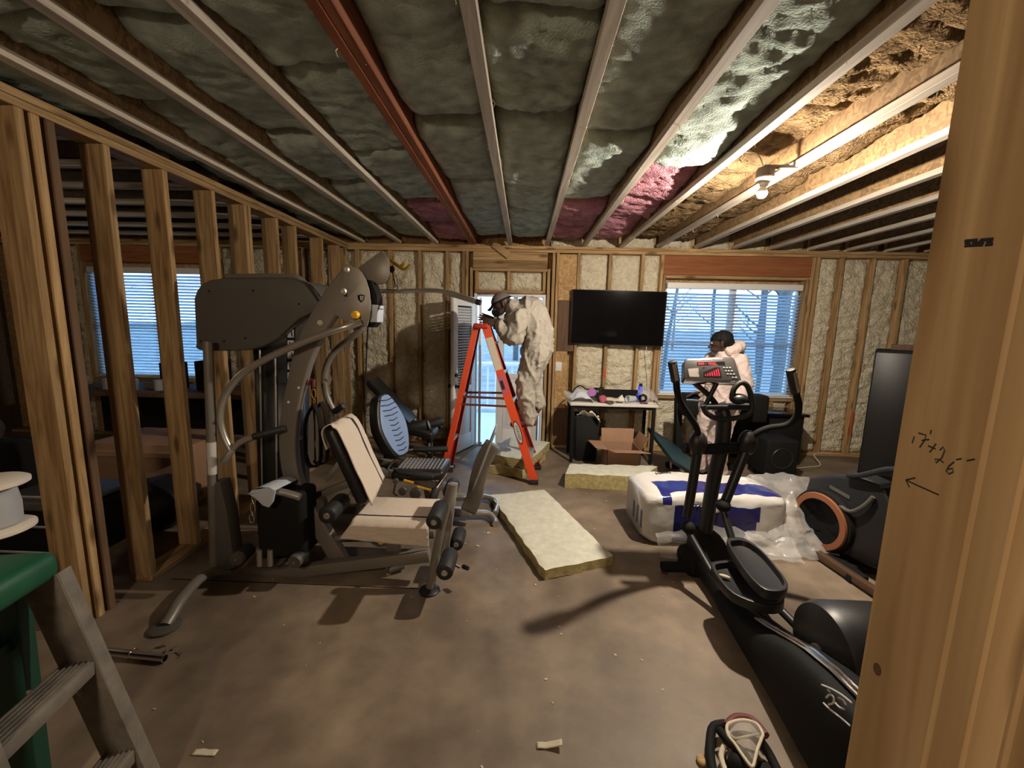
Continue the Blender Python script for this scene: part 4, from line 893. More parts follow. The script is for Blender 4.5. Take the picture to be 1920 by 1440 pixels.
# lower links
for P in ([(1308, 845, 2.60), (1298, 910, 2.58), (1288, 970, 2.56)], [(1398, 845, 2.60), (1382, 885, 2.58), (1358, 945, 2.55)]):
    b = MB(); b.tube([E(*p) for p in P], .030, 12); b.build('swing_arm', 'black', el)
for p in ((1290, 988, 2.52), (1356, 948, 2.52)): b = MB(); b.ell(E(*p), (.045, .05, .04)); b.build('link_joint', 'matte', el)
b = MB(); b.tube([E(1353, 948, 2.52), E(1372, 1010, 2.42), E(1400, 1080, 2.25), E(1500, 1180, 1.85)], .022, 10); b.build('foot_link', 'black', el)
b = MB(); b.tube([E(1288, 992, 2.52), E(1335, 1075, 2.3), E(1420, 1150, 2.0), E(1500, 1210, 1.75)], .022, 10); b.build('foot_link', 'black', el)
def pedal(out, z, zr):
    pts = out; n = len(pts); c = sum(pts, V())/n; b = MB()
    inner = [c + (p-c)*.88 for p in pts]
    floor_ = MB(); 
    b.add([p for p in pts] + [p+V((0, 0, zr)) for p in pts] + [p+V((0, 0, zr)) for p in inner] + [p+V((0, 0, .015)) for p in inner],
          [(i, (i+1) % n, n+(i+1) % n, n+i) for i in range(n)] + [(n+i, n+(i+1) % n, 2*n+(i+1) % n, 2*n+i) for i in range(n)] + [(2*n+i, 2*n+(i+1) % n, 3*n+(i+1) % n, 3*n+i) for i in range(n)] + [tuple(range(3*n, 4*n)), tuple(range(n))[::-1]])
    return b
def Zp(lst, z): return smooth_path([at(x, y, Z=z) for x, y in lst], 3, True)
zA, zB = .27, .36
o = pedal(Zp([(1332, 1075), (1345, 1066), (1378, 1066), (1410, 1085), (1445, 1115), (1466, 1132), (1466, 1148), (1440, 1152), (1400, 1142), (1362, 1120)], zA), zA, .05).build('pedal_tray', 'black', el, bevel=.003)
o = pedal(Zp([(1362, 1030), (1372, 1022), (1395, 1024), (1425, 1045), (1455, 1080), (1474, 1108), (1472, 1122), (1450, 1126), (1425, 1118), (1395, 1085)], zB), zB, .05).build('pedal_tray', 'black', el, bevel=.003)
cr_ = at(1358, 1084, Z=zA+.02); o = MB().ell(cr_+V((0, 0, .012)), (.03, .012, .008), rot=Matrix.Rotation(-.5, 3, 'Z')).build('foam_scrap', 'debris', None, origin=cr_); tag(o, 'small pale foam scrap lying in the left pedal tray', 'scrap')
# console with red display
pl_, pr_ = E(1284, 672, 2.74), E(1376, 668, 2.74); ql_, qr_ = E(1283, 712, 2.66), E(1392, 716, 2.66)
def cs(u, v, d=0):
    p = (pl_.lerp(pr_, u)).lerp(ql_.lerp(qr_, u), v); nrm = ((pr_-pl_).cross(ql_-pl_)).normalized(); nrm = -nrm if nrm.y > 0 else nrm
    return p + nrm*d
b = MB(); P = [cs(.04, 0), cs(.96, 0), cs(1, .12), cs(1.0, .93), cs(.97, 1), cs(.03, 1), cs(0, .93), cs(0, .12)]; nrm = (cs(0, 0, 1)-cs(0, 0)); b.prism(P, -nrm*.07); co = b.build('console', 'console', el, bevel=.008)
b = MB(); b.obox(cs(.5, 1.04, -.01), (qr_-ql_)*.49, nrm*.022, V((0, 0, .006))); b.build('console_lip', 'chrome', co, bevel=.002)
b = MB(); b.prism([cs(.24, .20, .001), cs(.78, .20, .001), cs(.78, .36, .001), cs(.24, .36, .001)], nrm*.0012); b.prism([cs(.34, .44, .001), cs(.66, .44, .001), cs(.66, .86, .001), cs(.34, .86, .001)], nrm*.0012); b.build('display', 'led_off', co)
b = MB()
for i, u in enumerate((.26, .285, .31, .335, .36, .40, .46, .485, .51, .535, .56, .585)):
    if i != 5: b.prism([cs(u, .23, .0025), cs(u+.017, .23, .0025), cs(u+.017, .33, .0025), cs(u, .33, .0025)], nrm*.001)
    else: b.prism([cs(u, .27, .0025), cs(u+.02, .27, .0025), cs(u+.02, .30, .0025), cs(u, .30, .0025)], nrm*.001)
for i in range(7): u = .365+.041*i; h = .05+.043*i; b.prism([cs(u, .80-h, .0025), cs(u+.021, .80-h, .0025), cs(u+.021, .80, .0025), cs(u, .80, .0025)], nrm*.001)
b.build('led_segments', 'red_led', co)
k_ = None
for v_ in range(4):
    for u_i in range(3):
        if v_ == 3 and u_i == 0: continue
        p = cs(.74+.055*u_i+.02*v_, .46+.13*v_, .002); b = MB(); b.ell(V((0, 0, 0)), (.0075, .004, .005), 8, 6)
        if k_ is None: k_ = b.build('button', 'label', None); o = k_
        else: o = k_.copy(); COL.objects.link(o)
        o.parent = co
        o.location = p - wloc(co)
b = MB(); b.prism([cs(.06, .50, .001), cs(.26, .46, .001), cs(.26, .86, .001), cs(.09, .86, .001)], nrm*.001); b.build('instruction_print', 'gun', co)
b = MB(); b.prism([cs(.30, .07, .001), cs(.52, .07, .001), cs(.52, .12, .001), cs(.30, .12, .001)], nrm*.001); b.prism([cs(.56, .07, .001), cs(.76, .07, .001), cs(.76, .11, .001), cs(.56, .11, .001)], nrm*.001); b.build('panel_print', 'alu', co)
# console struts, fixed ring handle, tray
b = MB(); b.tube([E(1300, 716, 2.70), E(1330, 742, 2.70), E(1350, 768, 2.70)], .018, 10); b.tube([E(1344, 718, 2.68), E(1330, 745, 2.68), E(1320, 765, 2.66)], .015, 10); b.build('console_strut', 'black', el)
ringP = [(1372, 748), (1376, 730), (1388, 718), (1400, 722), (1408, 742), (1410, 765), (1400, 778), (1372, 785), (1345, 785), (1325, 775), (1318, 760)]
b = MB(); b.tube([E(x, y, 2.62) for x, y in ringP], .017, 10, sm=4); b.build('fixed_handle', 'rubber', el)
b = MB(); b.ell(E(1385, 748, 2.62), (.055, .05, .035)); b.build('bottle_holder', 'black', el)
b = MB(); b.bar(E(1318, 762, 2.66), E(1410, 762, 2.66), .10, .03); b.build('handle_bridge', 'black', el, bevel=.01)
b = MB(); b.bar(E(1288, 750, 2.60), E(1318, 752, 2.60), .03, .008); b.build('chrome_strip', 'chrome', el, bevel=.002)

# ================= TREADMILL behind =================
tm = thing('treadmill', 'black treadmill with dark teal deck standing behind the elliptical under the window', 'exercise machine', (2.2, 4.75, 0))
d0, d1_ = V((1.62, 4.95, .24)), V((2.20, 4.28, .10))
def T(px, py, Y): return at(px, py, Y=Y)
b = MB(); b.prism([T(1215, 800, 5.0), T(1226, 815, 4.9), T(1262, 862, 4.1), T(1300, 885, 3.9), T(1300, 862, 4.2), T(1262, 830, 4.9)], V((0, .03, -.05))); b.build('deck', 'teal', tm, bevel=.006)
for x, y in ((1272, 745), (1425, 790)): MB().bar(T(x, y, 4.85), T(x-2, 870, 4.8), .07, .09, up=(0, 1, 0)).build('upright', 'matte', tm, bevel=.006)
b = MB(); rbox(b, T(1300, 758, 4.7), .28, .20, .26, .03); b.build('console_pod', 'matte', tm); b = MB(); rbox(b, T(1408, 765, 4.7), .30, .20, .32, .03); b.build('console_pod', 'matte', tm)
b = MB(); b.bar(T(1300, 768, 4.72), T(1410, 775, 4.72), .12, .12); b.build('console_bridge', 'black', tm, bevel=.02)
for x, y in ((1258, 872), (1270, 866)): MB().cyl(at(x, y+6, Y=4.6), at(x, y-8, Y=4.6), .012).build('deck_foot', 'chrome', tm)
MB().bar((1.75, 4.75, .03), (2.62, 4.75, .03), .1, .06).build('base_bar', 'matte', tm, bevel=.006)
# side table with glossy top, black subwoofer box
st_ = thing('side_table', 'low black side table with a glossy top under the wide window', 'table', (2.95, 5.05, 0))
a_ = T(1470, 776, 5.0); b = MB(); rbox(b, (3.08, 5.12, a_.z), .76, .46, .035, .01); b.build('table_top', 'screen', st_)
MB().box(2.74, 3.42, 4.93, 5.32, .05, a_.z-.02).build('cabinet', 'matte', st_, bevel=.006)
for x in (2.78, 3.38):
    for y in (4.97, 5.28): MB().cyl((x, y, 0), (x, y, .05), .025).build('leg', 'black', st_)
sb = thing('subwoofer', 'black boxy speaker on casters on the floor below the window corner', 'speaker', (2.85, 4.55, 0))
b = MB(); rbox(b, (2.85, 4.55, .27), .34, .36, .40, .02); b.build('cabinet', 'matte', sb); b = MB(); b.lathe([(.10, 0), (.115, .006), (.12, 0)], (2.85, 4.368, .27), (0, -1, 0), 24); b.build('speaker_ring', 'black', sb)
for x in (2.72, 2.98):
    for y in (4.42, 4.68): MB().cyl((x-.012, y, .035), (x+.012, y, .035), .034).build('caster', 'rubber', sb)

# ================= ROWER at right =================
rw = thing('rowing_machine', 'black rowing machine with copper ring around its flywheel, half behind the pine post', 'exercise machine', (2.6, 3.0, 0))
def R_(px, py, Y): return at(px, py, Y=Y)
fc = R_(1550, 975, 2.95)
# housing: disc, axis turned toward the camera's left
ax = V((-.97, -.24, 0)).normalized()
b = MB(); b.lathe([(0, .07), (.20, .07), (.225, .06), (.235, .03), (.24, -.04), (.23, -.10), (0, -.12)], fc, ax, 44); b.build('flywheel_housing', 'matte', rw)
b = MB(); b.lathe([(.165, .071), (.165, .085), (.205, .085), (.21, .071)], fc, ax, 44); b.build('copper_ring', 'orangering', rw)
b = MB(); b.lathe([(0, .073), (.163, .073), (.163, .066)], fc, ax, 36); b.build('vent_disc', 'screen', rw)
b = MB(); b.lathe([(.012, .075), (.022, .082), (.026, .075)], fc+V((.05, -.05, .0)), ax, 16); b.build('hub_cap', 'steel', rw)
side = V((.24, -.97, 0)).normalized()
def RH(s, z, d): return V((fc.x, fc.y, 0)) + side*s + V((0, 0, z)) + ax*d
poly = [RH(-.16, .52, .03), RH(-.02, .60, .03), RH(.20, .68, .03), RH(.36, .66, .03), RH(.44, .50, .03), RH(.47, .30, .03), RH(.40, .10, .03), RH(.10, .06, .03), RH(-.10, .10, .03), RH(-.2, .3, .03)]
b = MB(); b.prism(poly, -ax*.16); b.build('body_shell', 'black', rw, bevel=.025, seg=3)
b = MB(); b.obox(RH(.09, .515, .034), side*.075 + V((0, 0, -.012)), ax*.002, V((0, 0, .012))); b.build('side_print', 'hood', rw)
b = MB(); b.tube([RH(.14, .66, .05), RH(.24, .70, .06), RH(.40, .80, .08), RH(.52, .83, .1), RH(.60, .80, .06)], .018, 10, sm=3); b.build('handlebar', 'black', rw)
b = MB(); b.tube([RH(.34, .66, .02), RH(.45, .72, .02), RH(.60, .76, .02)], .022, 10); b.build('console_arm', 'black', rw)
b = MB(); b.tube([RH(.10, .43, .05), RH(.20, .42, .06), RH(.28, .50, .06), RH(.32, .58, .05)], .014, 8, sm=3); b.build('foot_strap', 'hood', rw)
b = MB(); b.bar((2.15, 2.98, .035), (2.62, 2.90, .035), .10, .06); b.bar((2.3, 2.86, .02), (2.75, 2.75, .02), .3, .04); b.build('base_foot', 'matte', rw, bevel=.008)
b = MB(); b.bar((2.18, 2.95, .04), (2.35, 1.6, .05), .05, .05); b.build('slide_rail', 'woodrail', rw, bevel=.006)
MB().bar((2.26, 2.85, .03), (2.26, 2.55, .03), .12, .05).build('rail_boot', 'matte', rw, bevel=.006)
MB().bar((2.2, 1.62, .02), (2.5, 1.62, .02), .06, .04).build('rear_foot', 'matte', rw, bevel=.006)

# ================= TV =================
tv = thing('television', 'large black flat screen mounted on the studs beside the window', 'tv', at(1160, 597, Y=5.28))
c_ = [at(1073, 542, Y=5.34), at(1252, 547, Y=5.26), at(1243, 650, Y=5.27), at(1068, 644, Y=5.35)]
b = MB(); b.prism(c_, V((0, .035, 0))); tvb = b.build('housing', 'black', tv, bevel=.004)
cc = sum(c_, V())/4; b = MB(); b.prism([cc+(p-cc)*.975+V((0, -.0015, 0)) for p in c_], V((0, .001, 0))); b.build('screen', 'screen', tv)
MB().box(cc.x-.2, cc.x+.2, cc.y+.03, 5.40, cc.z-.12, cc.z+.12).build('wall_bracket', 'matte', tv)
b = MB(); b.tube([at(1212, 648, Y=5.30), at(1213, 690, Y=5.38), at(1216, 735, Y=5.38)], .004, 6); b.build('power_cord', 'paper', tv)

# ================= TABLE WITH TOOLS =================
tb = thing('work_table', 'long work table with a white top and dark frame under the television', 'table', (1.12, 5.0, 0))
TZ = .745
tx0, tx1, ty0, ty1 = at(1072, 771, Z=TZ).x, at(1236, 774, Z=TZ).x, 4.80, 5.24
tx0, tx1 = .575, 1.62
b = MB(); rbox(b, ((tx0+tx1)/2, (ty0+ty1)/2, TZ-.018), tx1-tx0, ty1-ty0, .036, .008); b.build('table_top', 'table', tb)
for x in (tx0+.04, tx1-.04):
    for y in (ty0+.04, ty1-.04): MB().box(x-.018, x+.018, y-.018, y+.018, 0, TZ-.036).build('leg', 'matte', tb, bevel=.003)
MB().box(tx0+.06, tx1-.06, ty1-.05, ty1-.03, TZ-.12, TZ-.036).build('apron', 'matte', tb); MB().box(tx0+.06, tx1-.06, ty0+.03, ty0+.045, TZ-.07, TZ-.036).build('apron', 'matte', tb)
MB().box(tx0+.28, tx1-.12, ty1-.015, ty1, TZ, TZ+.11).build('back_rail', 'matte', tb)
def on(px, py): p = at(px, py, Z=TZ); p.y = min(max(p.y, ty0+.04), ty1-.1); return V((p.x, p.y, TZ))
def tw_(px, py, Y, Z=None): p = at(px, py, Y=Y); return p
# crumpled white suit at the left end
p = V((.70, 5.0, TZ)); b = MB()
b.grid(lambda u, v: V((.585+.28*u, 4.83+.30*v, TZ+.012+.15*math.sin(math.pi*min(1, u*1.02+.02))**.7*math.sin(math.pi*(.08+.84*v))**.6*(.8+.5*noise.noise(V((u*4, v*4, 2)))))), 26, 20)
o = b.build('coverall_bundle', 'bluelabel', None, origin=p, solid=.004, ang=80); tag(o, 'crumpled pale coverall heaped on the left end of the work table', 'clothing')
o = thing('plastic_jug', 'clear crumpled bottle lying on the table corner beside the pale coverall', 'bottle', V((.548, 4.96, TZ)))
b = MB(); b.lathe([(0, 0), (.035, 0), (.04, .02), (.04, .09), (.02, .12), (.016, .14), (0, .14)], V((.612, 4.90, TZ+.04)), (-.75, -.2, .6), 16); b.build('jug_body', 'thinfilm', o)
# respirator mask
rm = thing('respirator', 'black half-face respirator with pink filter discs on the work table', 'respirator', (.90, 4.95, TZ))
b = MB(); b.ell(V((.905, 4.96, TZ+.105)), (.075, .06, .065)); b.ell(V((.94, 4.93, TZ+.05)), (.05, .05, .05)); b.build('face_piece', 'black', rm)
b = MB(); b.lathe([(0, .03), (.045, .028), (.05, .02), (.05, 0), (0, 0)], V((.845, 4.90, TZ+.115)), (-.5, -.85, .1), 20); b.build('filter_disc', 'purple', rm)
b = MB(); b.lathe([(0, .03), (.04, .028), (.045, .02), (.045, 0), (0, 0)], V((.965, 4.87, TZ+.048)), (.4, -.9, .1), 20); b.build('filter_disc', 'pink', rm)
b = MB(); b.tube([V((.84, 5.0, TZ+.13)), V((.78, 5.04, TZ+.14)), V((.72, 5.05, TZ+.175)), V((.66, 5.03, TZ+.15)), V((.62, 5.0, TZ+.10))], .008, 6, sm=3); b.tube([V((.93, 5.0, TZ+.15)), V((.98, 4.98, TZ+.17)), V((1.0, 4.96, TZ+.12))], .007, 6, sm=3); b.build('head_strap', 'matte', rm)
# other small things along the top
gv = thing('work_gloves', 'pair of greenish work gloves lying flat on the table middle', 'gloves', (1.07, 4.93, TZ))
b = MB(); b.ell(V((1.06, 4.93, TZ+.03)), (.09, .06, .028))
for i in range(4): b.foam(V((1.11, 4.90+.022*i, TZ+.03)), V((1.18-.01*abs(i-1.5), 4.895+.026*i, TZ+.026)), .012, n=8)
b.foam(V((1.06, 4.885, TZ+.03)), V((1.12, 4.86, TZ+.025)), .012, n=8); b.build('glove', 'tubgrey', gv)
tp = MB().lathe([(.032, 0), (.05, 0), (.05, .025), (.032, .025), (.032, 0)], V((1.045, 4.835, TZ+.001)), (0, 0, 1), 24).build('tape_roll', 'hood', None, origin=(1.045, 4.835, TZ)); tag(tp, 'dark tape roll lying at the front edge of the white table', 'tape')
rg = MB().grid(lambda u, v: V((1.17+.11*u, 4.97+.10*v, TZ+.006+.06*math.sin(math.pi*u)*math.sin(math.pi*v)*(1+.5*noise.noise(V((u*5, v*5, 9)))))), 12, 10).build('paper_towel', 'paper', None, origin=(1.22, 5.0, TZ), solid=.002); tag(rg, 'white crumpled paper towel on the table between gloves and clear cup', 'paper')
kn = thing('putty_knife', 'thin dark scraper lying on the table behind the tape roll', 'tool', (1.2, 4.88, TZ))
MB().bar((1.14, 4.885, TZ+.006), (1.21, 4.875, TZ+.006), .02, .010).build('handle', 'matte', kn, bevel=.003); MB().bar((1.21, 4.875, TZ+.003), (1.27, 4.868, TZ+.003), .03, .003).build('blade', 'steel', kn)
cp = MB().lathe([(.0, 0), (.03, 0), (.033, .004), (.042, .12), (.040, .12), (.031, .006), (0, .006)], V((1.385, 4.97, TZ+.042)), (-.9, -.42, .05), 22).build('plastic_cup', 'frosted', None, origin=(1.34, 4.96, TZ)); tag(cp, 'clear plastic cup lying on its side on the white table', 'cup')
bg_ = thing('bag_of_supplies', 'translucent white plastic bag slumped on the right end of the table', 'bag', (1.52, 4.95, TZ))
b = MB(); b.grid(lambda u, v: V((1.43+.20*u+.01*math.sin(v*9), 5.13-.24*v, TZ+.01+.165*(math.sin(math.pi*(.15+.75*u)))**.5*(math.sin(math.pi*(.06+.9*v)))**.7*(1+.2*noise.noise(V((u*6, v*6, 3)))))), 20, 20); b.build('bag_film', 'plastic', bg_, ang=80)
b = MB(); b.lathe([(.02, 0), (.05, .0), (.05, .05), (.045, .05)], V((1.47, 4.93, TZ+.06)), (-.5, -.85, 0), 20); b.build('coil', 'matte', bg_)
sd_ = thing('screwdriver', 'red-handled tool lying on the table in front of the plastic bag', 'tool', (1.47, 4.85, TZ)); MB().foam((1.42, 4.855, TZ+.014), (1.50, 4.848, TZ+.014), .013, n=10).build('handle', 'sock', sd_); MB().cyl((1.50, 4.848, TZ+.014), (1.60, 4.84, TZ+.014), .004, n=8).build('shaft', 'steel', sd_)
bl = thing('blue_bottle', 'small bright blue bottle standing on the sill end of the back rail', 'bottle', (1.505, 5.20, TZ))
b = MB(); b.lathe([(0, 0), (.03, 0), (.03, .15), (.022, .165), (0, .165)], (1.505, 5.19, TZ+.002), (0, 0, 1), 18); b.build('bottle_body', 'blueglow', bl); b = MB(); b.lathe([(0, .165), (.022, .165), (.022, .20), (0, .20)], (1.505, 5.19, TZ+.002), (0, 0, 1), 18); b.build('bottle_cap', 'black', bl)
# black bin with papers, cardboard box
bn = thing('waste_bin', 'tall black bin stuffed with paper under the left end of the table', 'bin', (.78, 4.98, 0))
b = MB(); b.add([V((x, y, z)) for z, e in ((0, .03), (.56, 0)) for x, y in ((.655+e, 4.86+e), (.955-e, 4.86+e), (.955-e, 5.16-e), (.655+e, 5.16-e))], [(0, 3, 2, 1), (0, 1, 5, 4), (1, 2, 6, 5), (2, 3, 7, 6), (3, 0, 4, 7)]); b.build('bin_body', 'matte', bn, bevel=.01, solid=.006)
b = MB(); b.tube([(.655, 4.86, .56), (.955, 4.86, .56), (.955, 5.16, .56), (.655, 5.16, .56)], .01, 8, closed=True); b.build('rim', 'black', bn)
for i, (x, y, a) in enumerate(((.74, 4.90, .3), (.87, 4.88, -.5), (.82, 5.0, .8))):
    o = MB().grid(lambda u, v: V((x+.14*(u-.5), y-.03+.12*(v-.5), .58+.07*math.sin(3*u+i)*math.cos(2*v)-.06*abs(v-.3)*i*.6+.02*noise.noise(V((u*6, v*6, i))))), 10, 8).build('crumpled_paper', 'paper', None, origin=(x, y, .58), solid=.002)
    tag(o, ['crumpled white paper at the left of the black bin mouth', 'torn white paper hanging over the front rim of the black bin', 'crumpled white paper deep in the middle of the black bin'][i], 'paper')
bx = thing('cardboard_box', 'open brown cardboard box with raised flaps under the work table', 'box', (1.16, 4.72, 0))
x0, x1, y0, y1, h = .98, 1.36, 4.50, 4.86, .27
for r in ((x0, x1, y0, y0+.006), (x0, x1, y1-.006, y1), (x0, x0+.006, y0, y1), (x1-.006, x1, y0, y1)): MB().box(r[0], r[1], r[2], r[3], .002, h).build('side_panel', 'card', bx)
MB().box(x0, x1, y0, y1, .001, .008).build('bottom_panel', 'card', bx)
for P in ([(x0, y0, h), (x1, y0, h), (x1+.06, y0-.16, h+.02), (x0+.05, y0-.16, h+.02)], [(x0, y1, h), (x1, y1, h), (x1+.02, y1+.05, h+.15), (x0, y1+.05, h+.15)], [(x0, y0, h), (x0, y1, h), (x0-.17, y1-.02, h+.01), (x0-.12, y0+.05, h-.0)], [(x1, y0, h), (x1, y1, h), (x1+.07, y1, h+.14), (x1+.07, y0, h+.14)]):
    MB().prism(P, (0, 0, .005)).build('flap', 'card', bx)
tag(MB().box(.96, 1.44, 4.36, 4.47, .001, .02).build('cardboard_sheet', 'card', None, origin=(1.2, 4.4, 0)), 'flat brown cardboard piece on the floor in front of the open box', 'cardboard')

# ================= INSULATION SLABS =================
def slab_obj(label, corners, th, seed, rough=.012, cat='insulation', grp=None, name='insulation_slab', z0=0):
    A, B, C_, D_ = [V((c[0], c[1], 0)) for c in corners]; nu = max(8, int((B-A).length/.025)); nv = max(8, int((D_-A).length/.025))
    def f(u, v):
        p = A.lerp(B, u).lerp(D_.lerp(C_, u), v); e = min(u, 1-u, v, 1-v)
        if u in (0, 1) or v in (0, 1): p = p + V((noise.noise(V((p.x*14, p.y*14, seed))), noise.noise(V((p.x*14, p.y*14, seed+7))), 0))*rough*.8
        return V((p.x, p.y, z0+th + rough*(noise.fractal(V((p.x*7, p.y*7, seed)), 1, 2, 3)*.8) - .006*(e < .03)))
    o = MB().slab(f, nu, nv, (0, 0, -th+.004), 0, 1).build(name, ['slab', 'slabside'], None, origin=((A.x+C_.x)/2, (A.y+C_.y)/2, z0), ang=60)
    for v in o.data.vertices:
        if v.co.z < -.0: pass
    return tag(o, label, cat, grp)
slab_obj('long pale yellow insulation slab lying flat in the middle of the floor', [(-.27, 3.62), (.235, 3.80), (.66, 2.66), (.175, 2.46)], .075, 1)
slab_obj('pale insulation slab on top of the pile by the open door', [(-.42, 4.45), (.10, 4.24), (.36, 4.98), (-.14, 5.16)], .10, 2, z0=.11)
slab_obj('lower ragged insulation slab under the pile by the open door', [(-.52, 4.42), (.02, 4.22), (.30, 4.90), (-.26, 5.12)], .10, 3, rough=.03)
slab_obj('thick insulation slab lying in front of the work table', [(.46, 4.02), (1.25, 4.0), (1.50, 4.34), (.55, 4.34)], .16, 4)

# ================= WRAPPED INSULATION BAG =================
bgx = thing('insulation_bale', 'white and blue wrapped bale of insulation on the floor behind the elliptical', 'bag', (1.45, 3.35, 0))
ax0 = V((.92, 3.40, 0)); ux = V((1, .06, 0)).normalized(); uy = V((-.06, 1, 0)).normalized()
Lb, Wb, Hb = 1.10, .54, .41
ax0 = V((.965, 2.93, 0))
def bl_(u, v, off=0):
    # superellipse section swept along ux
    t = 2*math.pi*v; x = u*Lb; e = min(u, 1-u); k = 1-.18*math.exp(-e*Lb/.05)
    cy = abs(math.cos(t))**.32*(1 if math.cos(t) >= 0 else -1); sz = abs(math.sin(t))**.32*(1 if math.sin(t) >= 0 else -1)
    n = .012*noise.noise(V((x*7, cy*3, sz*3)))+.006*noise.noise(V((x*20, cy*9, sz*9)))
    return ax0 + ux*x + uy*((cy*k+1)*Wb/2 + n) + V((0, 0, max(.004, (sz*k+1)*Hb/2*(1+.03*math.sin(x*5)) + n)))
b = MB(); NU, NV = 48, 64; b.grid(bl_, NU, NV); b.f.append([j for j in range(NV)]); b.mi.append(0); b.f.append([NU*(NV+1)+j for j in range(NV)]); b.mi.append(0)
o = b.build('bale_wrap', ['bagwhite', 'bagblue'], bgx, ang=80)
for p in o.data.polygons[:NU*NV]:
    i, j = p.index//NV, p.index % NV; u, v = (i+.5)/NU, (j+.5)/NV
    # v: 0 far side middle, .25 top, .5 near side middle, .75 bottom
    topband = .255 < v < .335 and u > .13
    corner = .255 < v < .47 and .10 < u < .15+.02
    nearpanel = .475 < v < .61 and .19 < u < .80 and not (v > .50+.22*(.8-u) and u > .3)
    if topband or corner or nearpanel: p.material_index = 1
def bp(u, v, d=.004):
    p = bl_(u, v); c = ax0+ux*(u*Lb)+uy*Wb/2+V((0, 0, Hb/2)); n = (p-c).normalized(); n = n - ux*n.dot(ux); return p + n.normalized()*d
b = MB()
for i in range(6): u = .20+.022*i; b.tube([bp(u, .205), bp(u+.006, .222)], .004, 5); 
for i in range(5): u = .20+.026*i; b.tube([bp(u, .222), bp(u+.012, .220)], .0035, 5)
b.build('black_lettering', 'ink', bgx)
b = MB()
for i in range(7): u = .28+.028*i; b.tube([bp(u, .478), bp(u+.018, .476)], .004, 5)
for r_ in range(4): b.tube([bp(.30, .53+.012*r_), bp(.44, .53+.012*r_)], .002, 5)
b.build('white_lettering', 'bagwhite', bgx)
b = MB(); b.prism([bp(.46, .468, .003), bp(.52, .468, .003), bp(.52, .492, .003), bp(.46, .492, .003)], (0, -.002, 0)); b.build('sticker', 'label', bgx)
b = MB()
for i in range(3): b.prism([ax0+ux*(-.004)+uy*(.10+.09*i)+V((0, 0, .10)), ax0+ux*(-.004)+uy*(.13+.09*i)+V((0, 0, .10)), ax0+ux*(-.004)+uy*(.13+.09*i)+V((0, 0, .24)), ax0+ux*(-.004)+uy*(.10+.09*i)+V((0, 0, .24))], ux*.003)
b.build('end_print', 'bagblue', bgx)
# clear film: torn outer wrap spreading right and along the near side
fm = thing('plastic_film', 'torn clear plastic wrap trailing from the bale toward the rowing machine', 'plastic sheet', (1.9, 3.1, 0))
def film(u, v):
    x = 1.72+.60*u; top = .34+.14*u+.05*math.sin(u*3.1); hgt = top*(1-v)
    y = 3.42 - .55*v*(1-.25*u) - .10*math.sin(math.pi*v)*(1-u) - .22*u + .05*noise.noise(V((u*5, v*5, 3)))
    return V((x+.04*noise.noise(V((u*7, v*6, 1))), y, .012+max(0, hgt*(1-.25*math.sin(math.pi*v)) + .030*noise.noise(V((u*6, v*7, 8)))+.015*noise.noise(V((u*16, v*18, 2))))))
MB().grid(film, 40, 40).build('film_sheet', 'plastic', fm, ang=85)
def film2(u, v):
    x = 1.03+1.0*u; return V((x, 2.91 - .16*v - .03*math.sin(u*7) + .02*noise.noise(V((u*9, v*4, 2))), .008 + .17*(1-v)**1.5*(.4+.6*abs(math.sin(u*3.3+.3))) + .018*noise.noise(V((u*11, v*9, 6)))+.018))
MB().grid(film2, 50, 16).build('film_sheet', 'thinfilm', fm, ang=85)

# ================= ORANGE STEPLADDER =================
ld = thing('orange_stepladder', 'orange A-frame stepladder standing open before the door', 'ladder', (-.30, 4.3, 0))
T0 = V((-.435, 4.30, 1.63))
LF, LB = V((-.83, 4.17, 0)), V((-.80, 4.50, 0)); RF, RB = V((.145, 4.09, 0)), V((.195, 4.545, 0))
tl = [T0+V((-.055, -.11, 0)), T0+V((-.055, .11, 0)), T0+V((.045, -.13, 0)), T0+V((.045, .13, 0))]
def rail(p0, p1, w_, d_, m, name):
    b = MB(); a = (p1-p0).normalized(); sx = V((1, 0, 0)); sx = (sx-a*sx.dot(a)).normalized(); sy = a.cross(sx)
    b.obox((p0+p1)/2, (p1-p0)/2, sx*w_/2, sy*.004); b.obox((p0+p1)/2+sx*(w_/2-.003)+sy*d_/2, (p1-p0)/2, sx*.003, sy*d_/2); b.obox((p0+p1)/2-sx*(w_/2-.003)+sy*d_/2, (p1-p0)/2, sx*.003, sy*d_/2)
    return b.build(name, m, ld, bevel=.001, seg=1)
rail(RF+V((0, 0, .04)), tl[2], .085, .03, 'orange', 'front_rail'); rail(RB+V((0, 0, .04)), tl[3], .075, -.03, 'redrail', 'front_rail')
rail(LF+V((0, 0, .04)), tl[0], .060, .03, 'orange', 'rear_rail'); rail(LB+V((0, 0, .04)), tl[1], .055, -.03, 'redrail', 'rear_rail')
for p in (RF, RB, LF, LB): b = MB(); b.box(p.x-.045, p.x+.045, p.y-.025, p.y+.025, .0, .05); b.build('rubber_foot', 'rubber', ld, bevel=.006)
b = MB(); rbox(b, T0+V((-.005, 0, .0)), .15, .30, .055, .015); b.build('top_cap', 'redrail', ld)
for i in range(5):
    k_ = .165+.167*i if i else .12; k_ = (.30*(i+1)-.04)/1.63
    a_, c_ = RF.lerp(tl[2], k_), RB.lerp(tl[3], k_); b = MB(); b.bar(a_+V((.012, .006, 0)), c_+V((.012, -.006, 0)), .09, .022); 
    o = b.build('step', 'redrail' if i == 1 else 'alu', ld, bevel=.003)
for k_ in (.25, .55, .85):
    MB().bar(LF.lerp(tl[0], k_), LB.lerp(tl[1], k_), .025, .025).build('rear_brace', 'alu', ld)
